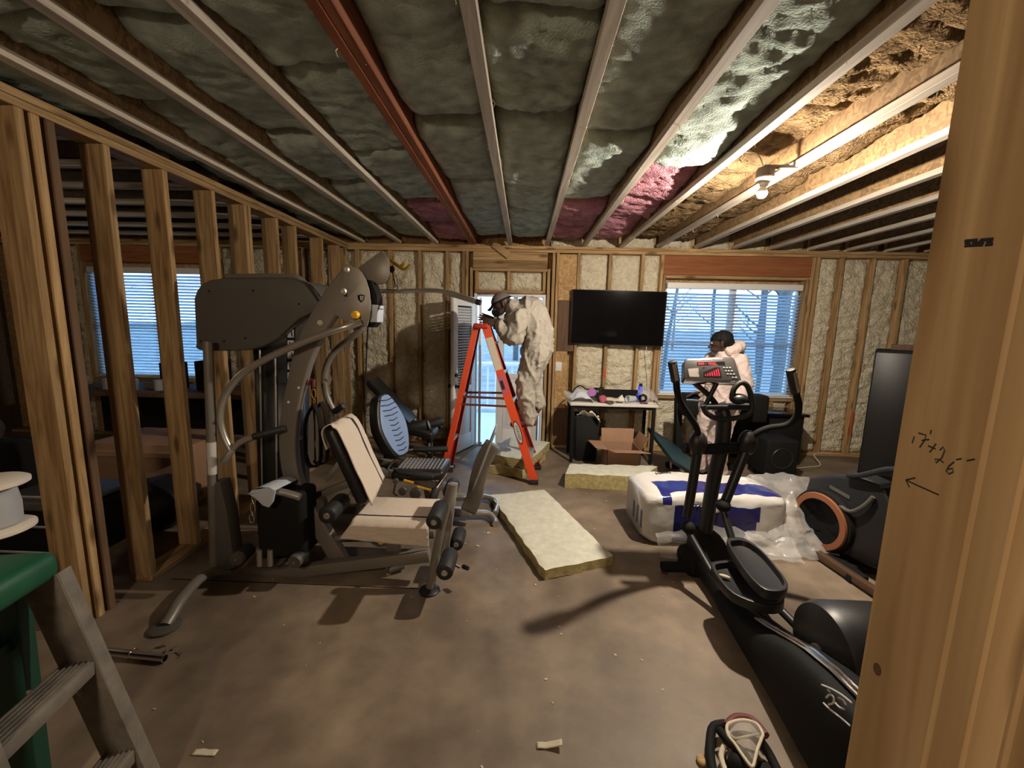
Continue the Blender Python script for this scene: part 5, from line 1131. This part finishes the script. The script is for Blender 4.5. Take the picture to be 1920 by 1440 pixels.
for Y_, a_, c_ in ((0, (LF, tl[0]), (RF, tl[2])), (1, (LB, tl[1]), (RB, tl[3]))):
    k1 = .55; MB().bar(a_[0].lerp(a_[1], k1), c_[0].lerp(c_[1], k1), .004, .024).build('spreader', 'sock', ld)
MB().bar(LF.lerp(tl[0], .50), RF.lerp(tl[2], .50), .004, .022).build('spreader', 'sock', ld)
# oval maker's plate and warning labels on the near rail
def RL(k_, s, d=-.006): a = RF.lerp(tl[2], k_); sx = V((1, 0, .55)).normalized(); ax_r = (tl[2]-RF).normalized(); sx = (V((1, 0, 0))-ax_r*ax_r.x).normalized(); return a + sx*s + V((0, d, 0))
b = MB(); b.prism([RL(.335+.075*math.sin(t), .036*math.cos(t), -.0065) for t in [i*math.pi/12 for i in range(24)]], (0, .002, 0)); b.build('maker_plate', 'ink', ld)
b = MB(); b.prism([RL(.335+.067*math.sin(t), .027*math.cos(t), -.0075) for t in [i*math.pi/12 for i in range(24)]], (0, .001, 0)); b.build('maker_plate_face', 'label', ld)
axr = (tl[2]-RF).normalized()
text('maker_lettering', 'WERNER', .042, RL(.335, 0, -.0085), -axr, V((1, 0, 0)), 'ink', ld)
b = MB(); b.prism([RL(.73, -.036), RL(.73, .036), RL(.93, .036), RL(.93, -.036)], (0, .002, 0)); b.build('warning_label', 'tubgrey', ld)
b = MB(); b.prism([RL(.58, -.034), RL(.58, .034), RL(.70, .034), RL(.70, -.034)], (0, .002, 0)); b.build('warning_label', 'pink', ld); b = MB(); b.prism([RL(.61, -.028, -.0075), RL(.61, .005, -.0075), RL(.665, .005, -.0075), RL(.665, -.028, -.0075)], (0, .001, 0)); b.build('label_symbol', 'ink', ld)

# ================= GREEN STEPLADDER, SPOOL (near left) =================
gl = thing('green_stepladder', 'dusty grey and green stepladder in the near left corner', 'ladder', (-1.5, 1.15, 0))
fr0, fr1 = at(72, 1085, Y=1.10), at(236, 1440, Y=1.13); e_ = (fr1-fr0); fr1 = fr0 + e_*(fr0.z/(fr0.z-fr1.z))
s_r = at(160, 1255, Y=1.11); q_ = at(-20, 1425, Z=s_r.z); gu = (q_-s_r); gu.z = 0; gu.normalize(); gv_ = V((gu.y, -gu.x, 0))
if gv_.x > 0: gv_ = -gv_
GW = .36
fl0, fl1 = fr0+gu*(GW-.06), fr1+gu*GW
def grail(p0, p1, w_, t_, m, name):
    b = MB(); a = (p1-p0).normalized(); sx = -gv_; sx = (sx-a*sx.dot(a)).normalized(); sy = a.cross(sx)
    if sy.dot(gu) > 0: sy = -sy
    b.obox((p0+p1)/2, (p1-p0)/2, sx*w_/2, sy*t_/2)
    for e in (1, -1): b.obox((p0+p1)/2+sx*(w_/2-.002)*e+sy*.022, (p1-p0)/2, sx*.002, sy*.024)
    return b.build(name, m, gl, bevel=.001, seg=1)
grail(fr0, fr1, .105, .005, 'dustystep', 'front_rail'); grail(fl0, fl1, .105, .005, 'dustystep', 'front_rail')
for dz in (0, -.34):
    k_ = (s_r.z+dz-fr0.z)/(fr1.z-fr0.z)
    if not .02 < k_ < .97: continue
    pR = fr0.lerp(fr1, k_); pL = fl0.lerp(fl1, k_)
    b = MB(); b.bar(pL, pR, .09, .045); o = b.build('step', 'dustystep', gl, bevel=.003)
    b = MB()
    for j in range(6): b.bar(pL+gv_*(-.035+.014*j)+V((0, 0, .024)), pR+gv_*(-.035+.014*j)+V((0, 0, .024)), .005, .005)
    tag(b.build('tread_ribs', 'dustystep', o), kind='stuff')
    MB().bar(pR.lerp(pL, .10)+V((0, 0, -.02)), pR+V((0, 0, -.09)), .004, .022).build('step_brace', 'alu', gl)
rr0, rr1 = fr0+gv_*.11, fr1+gv_*.34; rr1.z = 0; rl0, rl1 = rr0+gu*(GW-.06), rr1+gu*GW
grail(rr0, rr1, .09, .005, 'greenrail', 'rear_rail'); grail(rl0, rl1, .09, .005, 'greenrail', 'rear_rail')
for k_ in (.25, .6): MB().bar(rr0.lerp(rr1, k_), rl0.lerp(rl1, k_), .05, .03).build('rear_brace', 'greenrail', gl)
for p in (fr1, fl1, rr1, rl1): b = MB(); b.box(p.x-.035, p.x+.035, p.y-.03, p.y+.03, 0, .04); b.build('rubber_foot', 'rubber', gl, bevel=.005)
MB().bar(fr0.lerp(fr1, .45), rr0.lerp(rr1, .45), .004, .014).build('spreader', 'alu', gl)
gcap = (fr0+fl0+rr0+rl0)/4
rotc = Matrix(((gu.x, gv_.x, 0), (gu.y, gv_.y, 0), (0, 0, 1)))
b = MB(); rbox(b, V((gcap.x, gcap.y, fr0.z+.035)), GW+.0, .20, .09, .03, rot=rotc); b.build('top_cap', 'green', gl)
gc = V((gcap.x, gcap.y, fr0.z+.086))
sp_ = thing('wire_spool', 'white plastic wire spool standing on the green ladder top', 'spool', V((at(-8, 1012, Y=1.2).x, 1.2, gc.z)))
c = sp_.location
for z in (0, .155): b = MB(); b.lathe([(0, z), (.085, z), (.095, z+.006), (.095, z+.016), (.085, z+.022), (0, z+.022)], c, (0, 0, 1), 36); b.build('flange', 'spool', sp_)
b = MB(); b.lathe([(.055, .02), (.066, .03), (.068, .09), (.060, .155)], c, (0, 0, 1), 30); b.build('wound_wire', 'spoolcore', sp_)
# pipe and loose screws on the floor
pp = thing('metal_pipe', 'short chrome pipe lying on the floor by the green stepladder', 'pipe', (-1.87, 1.72, 0))
pa, pb = V((-2.06, 1.735, .019)), V((-1.69, 1.71, .019))
b = MB(); b.lathe([(.015, 0), (.018, 0), (.018, (pb-pa).length), (.015, (pb-pa).length), (.015, 0)], pa, pb-pa, 18); b.build('pipe_body', 'chrome', pp)
m_ = pa.lerp(pb, .45); b = MB(); b.cyl(m_, pa.lerp(pb, .52), .021); b.build('coupling', 'chrome', pp)
rs = random.Random(5); s0_ = None
for i in range(11):
    p = at(255+rs.random()*85, 1208+rs.random()*22, Z=.006); a = rs.random()*6.28
    if s0_ is None:
        b = MB(); b.cyl((-.014, 0, 0), (.012, 0, 0), .0028, .002, 8); b.cyl((-.018, 0, 0), (-.014, 0, 0), .006, .003, 10); s0_ = b.build('screw', 'chrome', None); o = s0_
    else: o = s0_.copy(); COL.objects.link(o)
    o.location = p; o.rotation_euler = (0, 0, a); tag(o, 'loose shiny screw on the floor beside the chrome pipe', 'screw', 'loose screws beside the pipe')

# ================= FACE MASK AT THE BOTTOM EDGE =================
fm_ = thing('face_mask', 'full-face mask with clear visor, cream rim and black straps on the floor', 'mask', (.93, 1.36, 0))
def F(px, py, z): return at(px, py, Z=z)
out = [(1363, 1362), (1372, 1354), (1395, 1350), (1418, 1357), (1430, 1375), (1428, 1384), (1420, 1405), (1415, 1425), (1410, 1438), (1395, 1420), (1378, 1395), (1366, 1380)]
b = MB(); b.tube([F(x, y, .085) for x, y in out], .006, 8, closed=True, sm=3); b.build('visor_rim', 'tubgrey', fm_)
P = smooth_path([F(x, y, .085) for x, y in out], 3, True); c = sum(P, V())/len(P)
b = MB(); n = len(P); vs = []; 
for k_ in range(6):
    s = 1-k_/5; vs += [c+(p-c)*s + V((0, 0, .035*(1-s*s))) for p in P]
b.add(vs, [(k_*n+i, k_*n+(i+1) % n, (k_+1)*n+(i+1) % n, (k_+1)*n+i) for k_ in range(5) for i in range(n)]); b.build('visor', 'visor', fm_)
b = MB(); b.tube([F(1366, 1372, .085), F(1378, 1384, .092), F(1402, 1380, .100), F(1424, 1376, .088)], .004, 6, sm=3); b.build('brow_bar', 'tubgrey', fm_)
b = MB(); b.tube([F(1362, 1362, .06), F(1380, 1346, .055), F(1410, 1350, .05), F(1436, 1380, .05)], .016, 10, sm=3); b.build('face_seal', 'sock', fm_)
for P in ([(1360, 1358, .05), (1338, 1363, .05), (1332, 1385, .04), (1332, 1420, .03), (1340, 1460, .03)], [(1350, 1370, .06), (1368, 1392, .07), (1392, 1412, .06), (1410, 1440, .05), (1420, 1470, .04)], [(1425, 1388, .06), (1440, 1410, .04), (1455, 1440, .03), (1470, 1470, .03)]):
    b = MB(); b.tube([F(*p) for p in P], .017, 10, sm=3); b.build('strap', 'matte', fm_)
b = MB(); b.tube([F(1358, 1398, .05), F(1352, 1418, .04), F(1360, 1445, .04)], .010, 8, sm=3); b.build('pale_strap', 'tubgrey', fm_)
b = MB(); b.ell(F(1385, 1432, .04), (.04, .035, .035)); b.build('filter_mount', 'matte', fm_)
b = MB(); b.box(.86, 1.0, 1.28, 1.36, 0, .03); b.build('mask_base', 'matte', fm_, bevel=.01)
b = MB(); b.ell(F(1315, 1425, .01), (.018, .022, .010)); o = b.build('wood_chip', 'woodX', None, origin=F(1315, 1425, 0)); tag(o, 'small wood chip on the floor left of the face mask', 'scrap')

# ================= BULB =================
lf_ = thing('ceiling_bulb', 'lit bare bulb in a white lampholder hanging below the joists', 'lamp', (1.475, 2.74, 2.66))
bc = at(1429, 360, Y=2.74); hb = at(1434, 334, Y=2.74)
b = MB(); b.lathe([(0, .058), (.045, .058), (.050, .05), (.052, .0), (0, 0)], hb+V((0, 0, .0)), (0, 0, 1), 24); b.build('junction_box', 'hood', lf_)
b = MB(); b.lathe([(0, .002), (.052, .002), (.055, -.006), (.045, -.018), (.026, -.028), (.024, -.045), (0, -.045)], hb, (0, 0, 1), 24); b.build('lampholder', 'porcelain', lf_)
bo = MB().ell(bc+V((0, 0, -.004)), (.030, .030, .034), 24, 18).build('bulb', ['bulb', 'porcelain'], lf_)
for p in bo.data.polygons: p.material_index = 1 if p.normal.z > .02 else 0          # a led lamp: only the dome lights up
MB().cyl(bc+V((0, 0, .02)), hb+V((0, 0, -.04)), .015).build('bulb_neck', 'porcelain', lf_)
M['bulb'].node_tree.nodes['Principled BSDF'].inputs['Emission Strength'].default_value = BULB*11
b = MB(); b.tube([hb+V((-.01, .0, .05)), hb+V((-.03, .0, .10)), hb+V((-.06, .02, .15)), hb+V((-.1, .1, .19))], .004, 6, sm=3); b.tube([hb+V((.03, 0, .055)), hb+V((.08, .0, .07)), hb+V((.15, .02, .10))], .004, 6, sm=3); b.build('cable', 'paper', lf_)
b = MB(); b.box(hb.x-.012, hb.x+.19, hb.y-.012, hb.y+.012, hb.z+.058, hb.z+.075); b.build('mounting_bar', 'hood', lf_)

# ================= RIGHT CABINET =================
cb = thing('tall_cabinet', 'tall plain black cabinet against the foam wall beside the pine post', 'cabinet', (4.3, 4.75, 0))
cn = V((-.66, -.75, 0)).normalized(); cx_ = V((.75, -.66, 0)).normalized(); c0 = V((3.86, 4.60, 0))
def CB(s, d, z): return c0 + cx_*s - cn*d + V((0, 0, z))
def cbox(s0, s1, d0, d1, z0, z1): return MB().obox(CB((s0+s1)/2, (d0+d1)/2, (z0+z1)/2), cx_*(s1-s0)/2, cn*(d1-d0)/2, V((0, 0, (z1-z0)/2)))
cbox(0, .90, 0, .50, .03, 1.47).build('body', 'matte', cb, bevel=.006); cbox(.01, .445, -.015, -.001, .08, 1.44).build('door', 'black', cb, bevel=.003); cbox(.455, .89, -.015, -.001, .08, 1.44).build('door', 'black', cb, bevel=.003); cbox(.03, .87, .03, .47, 0, .03).build('plinth', 'matte', cb)
bk = cbox(.12, .45, .08, .28, 1.472, 1.53).build('wood_block', 'brownZ', None, bevel=.004, origin=(4.25, 4.7, 1.472)); tag(bk, 'brown wooden block lying on top of the tall black cabinet', 'wood')
cd_ = MB().tube([at(1560, 850, Y=5.2), V((3.75, 5.15, .10)), V((3.7, 4.95, .02)), V((3.5, 4.9, .008)), V((3.2, 4.8, .008)), V((3.0, 4.75, .05))], .006, 6, sm=4).build('power_cord', 'tubgrey', None, origin=(3.6, 5.0, 0)); tag(cd_, 'pale cord lying on the floor between speaker box and black cabinet', 'cord')

# ================= SIDE ROOM behind the partition =================
dk_ = thing('workbench', 'dark desk under the far window in the side room', 'desk', (-4.3, 4.9, 0))
MB().box(-5.6, -3.0, 4.55, 5.3, .72, .77).build('desk_top', 'brownZ', dk_, bevel=.004)
for x in (-5.5, -3.1):
    for y in (4.6, 5.25): MB().box(x-.04, x+.04, y-.04, y+.04, 0, .72).build('leg', 'brownZ', dk_)
MB().box(-5.3, -3.3, 4.9, 4.95, .2, .72).build('back_panel', 'matte', dk_)
for i, (x0, x1, z1, lb, nm, ct) in enumerate(((-4.42, -4.22, .33, 'left of two small black speakers on the desk in the side room', 'speaker', 'speaker'), (-3.98, -3.66, .36, 'black monitor-like box right of the small speaker in the side room', 'monitor', 'monitor'))):
    o = thing(nm, lb, ct, ((x0+x1)/2, 4.9, .77)); b = MB(); rbox(b, ((x0+x1)/2, 4.9, .77+z1/2+.001), x1-x0, .2, z1, .012); b.build('housing', 'matte', o); b = MB(); b.lathe([(.03, 0), (.05, .004), (.052, 0)], ((x0+x1)/2, 4.8, .77+z1*.5), (0, -1, 0), 18); b.build('driver_ring', 'black', o)
rc = random.Random(11)
names = [('paint_can', 'dull silver can'), ('folded_cloth', 'grey folded cloth'), ('glass_jar', 'cloudy jar'), ('tool_box', 'small dark toolbox')]
for i in range(7):
    x = -5.35+.16*i; p = V((x, 4.75+.1*(i % 2), .771)); k_ = i % 4
    if k_ in (0, 2): b = MB().lathe([(0, 0), (.05, 0), (.05, .12), (.04, .13), (0, .13)], p, (0, 0, 1), 16)
    else: b = MB(); rbox(b, p+V((0, 0, .04)), .14, .12, .08, .012)
    o = b.build(names[k_][0], ['alu', 'greyfab', 'spoolcore', 'hood'][k_], None, origin=p); tag(o, names[k_][1] + ' on the side room desk, ' + ['first', 'second', 'third', 'fourth', 'fifth', 'sixth', 'seventh'][i] + ' from its left end', names[k_][0].split('_')[-1])
bb_ = thing('moving_box', 'large brown carton under clutter behind the partition studs', 'box', (-3.35, 3.5, 0))
b = MB(); b.box(-3.75, -2.85, 3.30, 3.85, .12, .56); b.build('carton', 'card', bb_, bevel=.005); MB().box(-3.74, -2.86, 3.26, 3.30, .46, .50).build('carton_lip', 'card', bb_); b = MB(); b.box(-3.7, -2.9, 3.35, 3.8, 0, .12); b.build('pallet', 'woodX', bb_)
b2 = thing('storage_tote', 'low dark tote on the floor behind the nearest partition studs', 'bin', (-3.2, 2.5, 0))
b = MB(); rbox(b, (-3.2, 2.62, .20), .55, .42, .39, .03); b.build('tub', 'matte', b2); MB().box(-3.5, -2.9, 2.38, 2.86, .40, .43).build('lid', 'hood', b2, bevel=.006)
gb = MB().ell((-2.85, 3.0, .20), (.26, .22, .20), 24, 16).build('trash_bag', 'black', None, origin=(-2.85, 3.0, 0))
for v in gb.data.vertices: v.co += V((1, 1, 1))*.035*noise.noise(v.co*9) ; v.co.z = max(.002, v.co.z)
tag(gb, 'black plastic bag of rubbish on the floor behind the stud partition', 'bag')
ws = thing('wire_shelf', 'low wire shelf rack in the side room behind the near studs', 'shelf', (-2.85, 2.15, 0))
b = MB()
for z in (.12, .28, .44, .62): b.cyl((-3.3, 2.12, z), (-2.5, 2.12, z), .007, n=8)
b.build('wire_shelf_edge', 'alu', ws)
for x in (-3.3, -2.5): MB().cyl((x, 2.12, 0), (x, 2.12, .7), .010, n=8).build('post', 'alu', ws)
mg = thing('mattress_stack', 'dark covered furniture pile at the far left of the side room', 'furniture', (-4.2, 2.5, 0))
b = MB(); rbox(b, (-4.3, 2.4, .35), 1.1, 1.2, .7, .08); b.build('lower_block', 'matte', mg); b = MB(); rbox(b, (-4.35, 2.4, .80), 1.0, 1.0, .2, .09); b.build('cushion', 'greyfab', mg)
MB().box(-5.0, -2.6, 1.25, 1.29, .40, .46).build('rail', 'alu', mg)

# ================= FLOOR DEBRIS =================
rd_ = random.Random(21); b = MB()
for i in range(110):
    x, y = rd_.uniform(-1.6, 1.1), rd_.uniform(1.15, 4.6); s = rd_.uniform(.002, .007)*(1 if i % 9 else 2.2); a = rd_.random()*6.28
    d_ = V((math.cos(a), math.sin(a), 0))*s; e_ = V((-math.sin(a), math.cos(a), 0))*s*rd_.uniform(.25, .8); c = V((x, y, .0015+s*.12)); b.obox(c, d_, e_, V((0, 0, s*.10+.0005)))
o = b.build('floor_debris', 'debris', None, flat=True); tag(o, 'pale crumbs of foam and dust scattered over the concrete floor', 'debris', kind='stuff')
for i, (x, y, s, lb) in enumerate(((1030, 1400, .05, 'curled shaving on the floor near the bottom of the picture'), (385, 1412, .045, 'flat pale scrap on the floor near the ladder rail'), (1045, 1078, .03, 'pale crumb cluster beside the long slab'))):
    p = at(x, y, Z=0); o = MB().grid(lambda u, v: p+V((s*2*(u-.5), s*(v-.5)*.5, .004+.02*u*u*(i == 0)+.004*noise.noise(V((u*4, v*4, i))))), 8, 4).build('foam_scrap', 'debris', None, origin=p, solid=.003); tag(o, lb, 'scrap')
# ================= PEOPLE =================
def hand(caps, wrist, d, up, side, r=.0085, curl=.5, L=.075, spread=.010):
    # palm and five unequal fingers, as capsules
    d, up = V(d).normalized(), V(up); up = (up-d*up.dot(d)).normalized(); sd = d.cross(up)*side
    palm = wrist + d*.085
    for k in range(4): caps.append((wrist+d*.015+sd*(.012*(k-1.5)), .017, palm+sd*(.019*(k-1.5)), .0125))
    for k, l in enumerate((.92, 1.05, 1.0, .78)):
        q = palm + sd*(.0195*(k-1.5)); dd = (d + sd*(k-1.5)*spread*4).normalized(); p = q
        for s in range(3):
            dd = (dd - up*curl*(.30+.15*s)).normalized(); e = p + dd*L*l*(.46, .32, .24)[s]; caps.append((p, r*(1.08-.1*s), e, r*(.98-.1*s))); p = e
    t0 = wrist + d*.035 - sd*.030; t1 = t0 + (d*.6 - sd*.75 - up*.15).normalized()*.042; t2 = t1 + (d*.95 - sd*.15 - up*.3).normalized()*.036
    caps += [(wrist+d*.02-sd*.012, .014, t0, .0125), (t0, .0115, t1, .0105), (t1, .0105, t2, .0085)]
def P1(px, py, Y=4.32): return at(px, py, Y=Y)

# --- worker on the ladder ---
w1 = thing('person', 'person in a beige coverall and grey cap bending over the top of the orange ladder', 'person', (.10, 4.32, 0))
hip_n, hip_f = P1(1006, 664, 4.24), P1(1004, 662, 4.42)
kn_n, an_n = P1(984, 728, 4.24), P1(992, 786, 4.26)
kn_f, an_f = P1(994, 722, 4.44), P1(1010, 757, 4.46)
pel, wai, che, nek = P1(1004, 652), P1(1006, 625), P1(990, 592), P1(957, 577)
sh_n, sh_f = P1(972, 598, 4.16), P1(962, 596, 4.48)
elb_n, wr_n = P1(966, 634, 4.14), P1(931, 605, 4.20)
elb_f, wr_f = P1(956, 634, 4.46), P1(926, 600, 4.34)
hd = P1(940, 571)
fdir = V((-.80, -.12, -.42)).normalized(); upd = V((-.42, 0, .80)); upd = (upd-fdir*upd.dot(fdir)).normalized(); sdr = fdir.cross(upd)
caps = [(pel, .10, wai, .095), (wai, .095, che, .11), (che, .10, nek, .05), (nek, .052, hd-upd*.03-fdir*.02, .05), (sh_n, .05, elb_n, .042), (elb_n, .042, wr_n, .026), (sh_f, .05, elb_f, .042), (elb_f, .042, wr_f, .026),
        (che, .09, sh_n, .055), (che, .09, sh_f, .055), (pel, .09, hip_n, .08), (pel, .09, hip_f, .08), (hip_n, .075, kn_n, .055), (kn_n, .055, an_n, .035), (hip_f, .075, kn_f, .055), (kn_f, .055, an_f, .035)]
# head: skull, face, jaw, nose, ears, lips, brow
caps += [(hd+upd*.025-fdir*.02, .088, hd+fdir*.02+upd*.012, .080), (hd+fdir*.05-upd*.055, .046, hd-upd*.03-fdir*.01, .055), (hd+fdir*.094-upd*.012, .010, hd+fdir*.108-upd*.036, .014), (hd+fdir*.082-upd*.066-sdr*.018, .009, hd+fdir*.082-upd*.066+sdr*.018, .009), (hd+fdir*.080+upd*.018-sdr*.03, .012, hd+fdir*.080+upd*.018+sdr*.03, .012)]
for s in (-1, 1): caps.append((hd-fdir*.01+sdr*.082*s+upd*.01, .018, hd-fdir*.005+sdr*.080*s-upd*.03, .013))
hand(caps, wr_n, (-.93, -.05, .10), (.15, -1, .35), 1, r=.0095, curl=.30, L=.08, spread=.030); hand(caps, wr_f, (-.92, .02, .25), (.1, -1, .5), 1, r=.0095, curl=.22, L=.08, spread=.030)
skin1 = organic('body', caps, 'skin', w1, voxel=.0055, smooth=3)
cov = [(pel+V((.02, 0, -.02)), .155, wai, .155), (wai, .155, che+V((.02, 0, .02)), .165), (che+V((.01, 0, .01)), .150, nek+V((.04, 0, -.005)), .085), (che, .13, sh_n, .090), (che, .13, sh_f, .090),
       (sh_n, .088, elb_n, .078), (elb_n, .074, elb_n.lerp(wr_n, .86), .050), (sh_f, .088, elb_f, .078), (elb_f, .074, elb_f.lerp(wr_f, .86), .050),
       (pel, .14, hip_n, .125), (pel, .14, hip_f, .125), (hip_n, .125, kn_n, .095), (kn_n, .095, an_n+V((0, 0, .03)), .075), (an_n+V((0, 0, .045)), .080, an_n+V((.0, 0, .0)), .072), (hip_f, .125, kn_f, .095), (kn_f, .092, an_f, .066)]
organic('coverall', cov, 'coverall', w1, voxel=.011, smooth=5, folds=.032, fscale=10)
# cap with brim, goggle strap, respirator
b = MB()
def hq(f, s, u): return hd + fdir*f + sdr*s + upd*u
def capf(u, v): a = 2*math.pi*v; th = u*1.45; return hq(-.012+.106*math.sin(th)*math.cos(a), .094*math.sin(th)*math.sin(a), .030+.092*math.cos(th))
b.grid(capf, 10, 28); cpo = b.build('cap', 'cap', w1, solid=.004)
b = MB(); b.grid(lambda u, v: hq(.075+.085*u*(1-.35*(2*v-1)**2), .075*(2*v-1), .040-.030*u-.018*(2*v-1)**2), 6, 12); b.build('cap_brim', 'matte', cpo, solid=.005)
b = MB(); b.tube([hq(-.012+.110*math.cos(t), .098*math.sin(t), .032) for t in [i*math.pi/12 for i in range(24)]], .009, 8, closed=True); b.build('goggle_strap', 'matte', w1)
b = MB(); b.ell(hq(.085, 0, -.045), (.048, .055, .048)); rs_ = b.build('respirator', 'hood', w1)
for s in (-1, 1): b = MB(); b.lathe([(0, .02), (.035, .018), (.038, 0), (0, 0)], hq(.085, .045*s, -.062), sdr*s+fdir*.5, 18); b.build('filter', 'matte', rs_)
b = MB()
for s in (-1, 1): b.ell(hq(.083, .033*s, .008), (.010, .012, .010), 12, 8)
b.build('eye', 'label', w1)
for an, dr, nm in ((an_n, V((-1, 0, -.06)), 0), (an_f, V((-.55, 0, -.85)), 1)):
    d_ = dr.normalized(); a0 = an + V((0, 0, -.02)); cps = [(a0-d_*.05+V((0, 0, -.015)), .042, a0+d_*.06+V((0, 0, -.022)), .042), (a0+d_*.06+V((0, 0, -.022)), .042, a0+d_*.17+V((0, 0, -.030)), .034), (a0+V((0, 0, .03)), .045, a0, .045)]
    organic('shoe', cps, 'sock', w1, voxel=.008, smooth=3)

# --- worker at the window ---
def P2(px, py, Y=4.42): return at(px, py, Y=Y)
w2 = thing('person', 'person in a white hooded coverall facing left before the wide window', 'person', (2.17, 4.42, 0))
hd2 = P2(1351, 643); f2_ = V((-.93, .34, -.10)).normalized(); u2_ = V((-.08, 0, 1)); u2_ = (u2_-f2_*u2_.dot(f2_)).normalized(); s2_ = f2_.cross(u2_)
x_ = hd2.x
nk2, ch2, wa2, pe2 = V((x_+.055, 4.43, 1.42)), V((x_+.075, 4.43, 1.20)), V((x_+.06, 4.43, .98)), V((x_+.05, 4.43, .86))
shn, shf = V((x_+.14, 4.27, 1.32)), V((x_+.02, 4.60, 1.32))
eln, wrn = V((x_+.19, 4.20, 1.04)), V((x_+.0, 4.16, .90))
elf, wrf = V((x_-.04, 4.66, 1.05)), V((x_-.10, 4.58, .95))
hpn, hpf = V((x_+.08, 4.34, .84)), V((x_+.03, 4.52, .84)); knn, knf = V((x_+.03, 4.32, .46)), V((x_-.03, 4.53, .46)); ann, anf = V((x_+.06, 4.33, .09)), V((x_+.0, 4.54, .09))
caps = [(pe2, .10, wa2, .095), (wa2, .095, ch2, .11), (ch2, .10, nk2, .058), (nk2, .056, hd2-u2_*.05-f2_*.015, .052), (ch2, .09, shn, .055), (ch2, .09, shf, .055), (shn, .05, eln, .042), (eln, .042, wrn, .026), (shf, .05, elf, .042), (elf, .042, wrf, .026),
        (pe2, .09, hpn, .08), (pe2, .09, hpf, .08), (hpn, .075, knn, .055), (knn, .055, ann, .035), (hpf, .075, knf, .055), (knf, .055, anf, .035)]
caps += [(hd2+u2_*.025-f2_*.022, .088, hd2+f2_*.018+u2_*.012, .080), (hd2+f2_*.05-u2_*.058, .046, hd2-u2_*.03-f2_*.01, .056), (hd2+f2_*.094-u2_*.010, .010, hd2+f2_*.110-u2_*.036, .015), (hd2+f2_*.086-u2_*.066-s2_*.018, .011, hd2+f2_*.086-u2_*.066+s2_*.018, .011), (hd2+f2_*.084-u2_*.080-s2_*.014, .010, hd2+f2_*.084-u2_*.080+s2_*.014, .010), (hd2+f2_*.080+u2_*.020-s2_*.03, .012, hd2+f2_*.080+u2_*.020+s2_*.03, .012)]
for s in (-1, 1): caps.append((hd2-f2_*.01+s2_*.082*s+u2_*.01, .018, hd2-f2_*.005+s2_*.080*s-u2_*.03, .013))
hand(caps, wrn, (-.8, -.1, -.35), (-.2, -.9, .3), 1, curl=.6); hand(caps, wrf, (-.9, -.1, -.2), (0, .3, 1), -1, curl=.6)
organic('body', caps, 'skin', w2, voxel=.0058, smooth=3)
cov = [(pe2, .165, wa2, .150), (wa2, .150, ch2, .165), (ch2, .150, nk2+V((.01, 0, -.03)), .085), (ch2, .13, shn, .085), (ch2, .13, shf, .085), (shn, .085, eln, .072), (eln, .070, eln.lerp(wrn, .85), .050), (shf, .085, elf, .072), (elf, .070, elf.lerp(wrf, .85), .050),
       (pe2, .15, hpn, .130), (pe2, .15, hpf, .130), (hpn, .130, knn, .100), (knn, .098, ann+V((0, 0, .02)), .080), (hpf, .130, knf, .100), (knf, .098, anf+V((0, 0, .02)), .080)]
organic('coverall', cov, 'coverwhite', w2, voxel=.012, smooth=5, folds=.024, fscale=10)
hc = nk2 + V((.10, -.02, .035)); organic('hood', [(nk2+V((.02, -.08, .01)), .050, hc+V((.03, -.03, .02)), .062), (hc+V((.03, -.03, .02)), .062, hc+V((.04, .08, .01)), .062), (hc+V((.04, .08, .01)), .062, nk2+V((-.03, .11, -.01)), .045), (hc, .055, hc+V((.05, .02, -.03)), .05)], 'coverwhite', w2, voxel=.009, smooth=4, folds=.012, fscale=14)
organic('hair', [(hd2+u2_*.036-f2_*.030, .096, hd2+u2_*.040+f2_*.008, .085), (hd2-f2_*.065, .070, hd2-f2_*.06-u2_*.05, .055)], 'hair', w2, voxel=.007, smooth=2, folds=.006, fscale=30)
b = MB()
for s in (-1, 1): b.ell(hd2+f2_*.084+s2_*.033*s+u2_*.006, (.010, .012, .010), 12, 8)
b.build('eye', 'label', w2)
for an in (ann, anf): d_ = V((-1, .2, 0)).normalized(); organic('shoe', [(an+V((.04, 0, -.045)), .042, an+d_*.08+V((0, 0, -.05)), .040), (an+d_*.08+V((0, 0, -.05)), .040, an+d_*.17+V((0, 0, -.055)), .033), (an, .045, an+V((0, 0, -.04)), .045)], 'matte', w2, voxel=.009, smooth=3)
organic('tool_pouch', [(V((x_-.02, 4.20, .80)), .05, V((x_-.01, 4.19, .62)), .06)], 'sock', w2, voxel=.009, smooth=3)
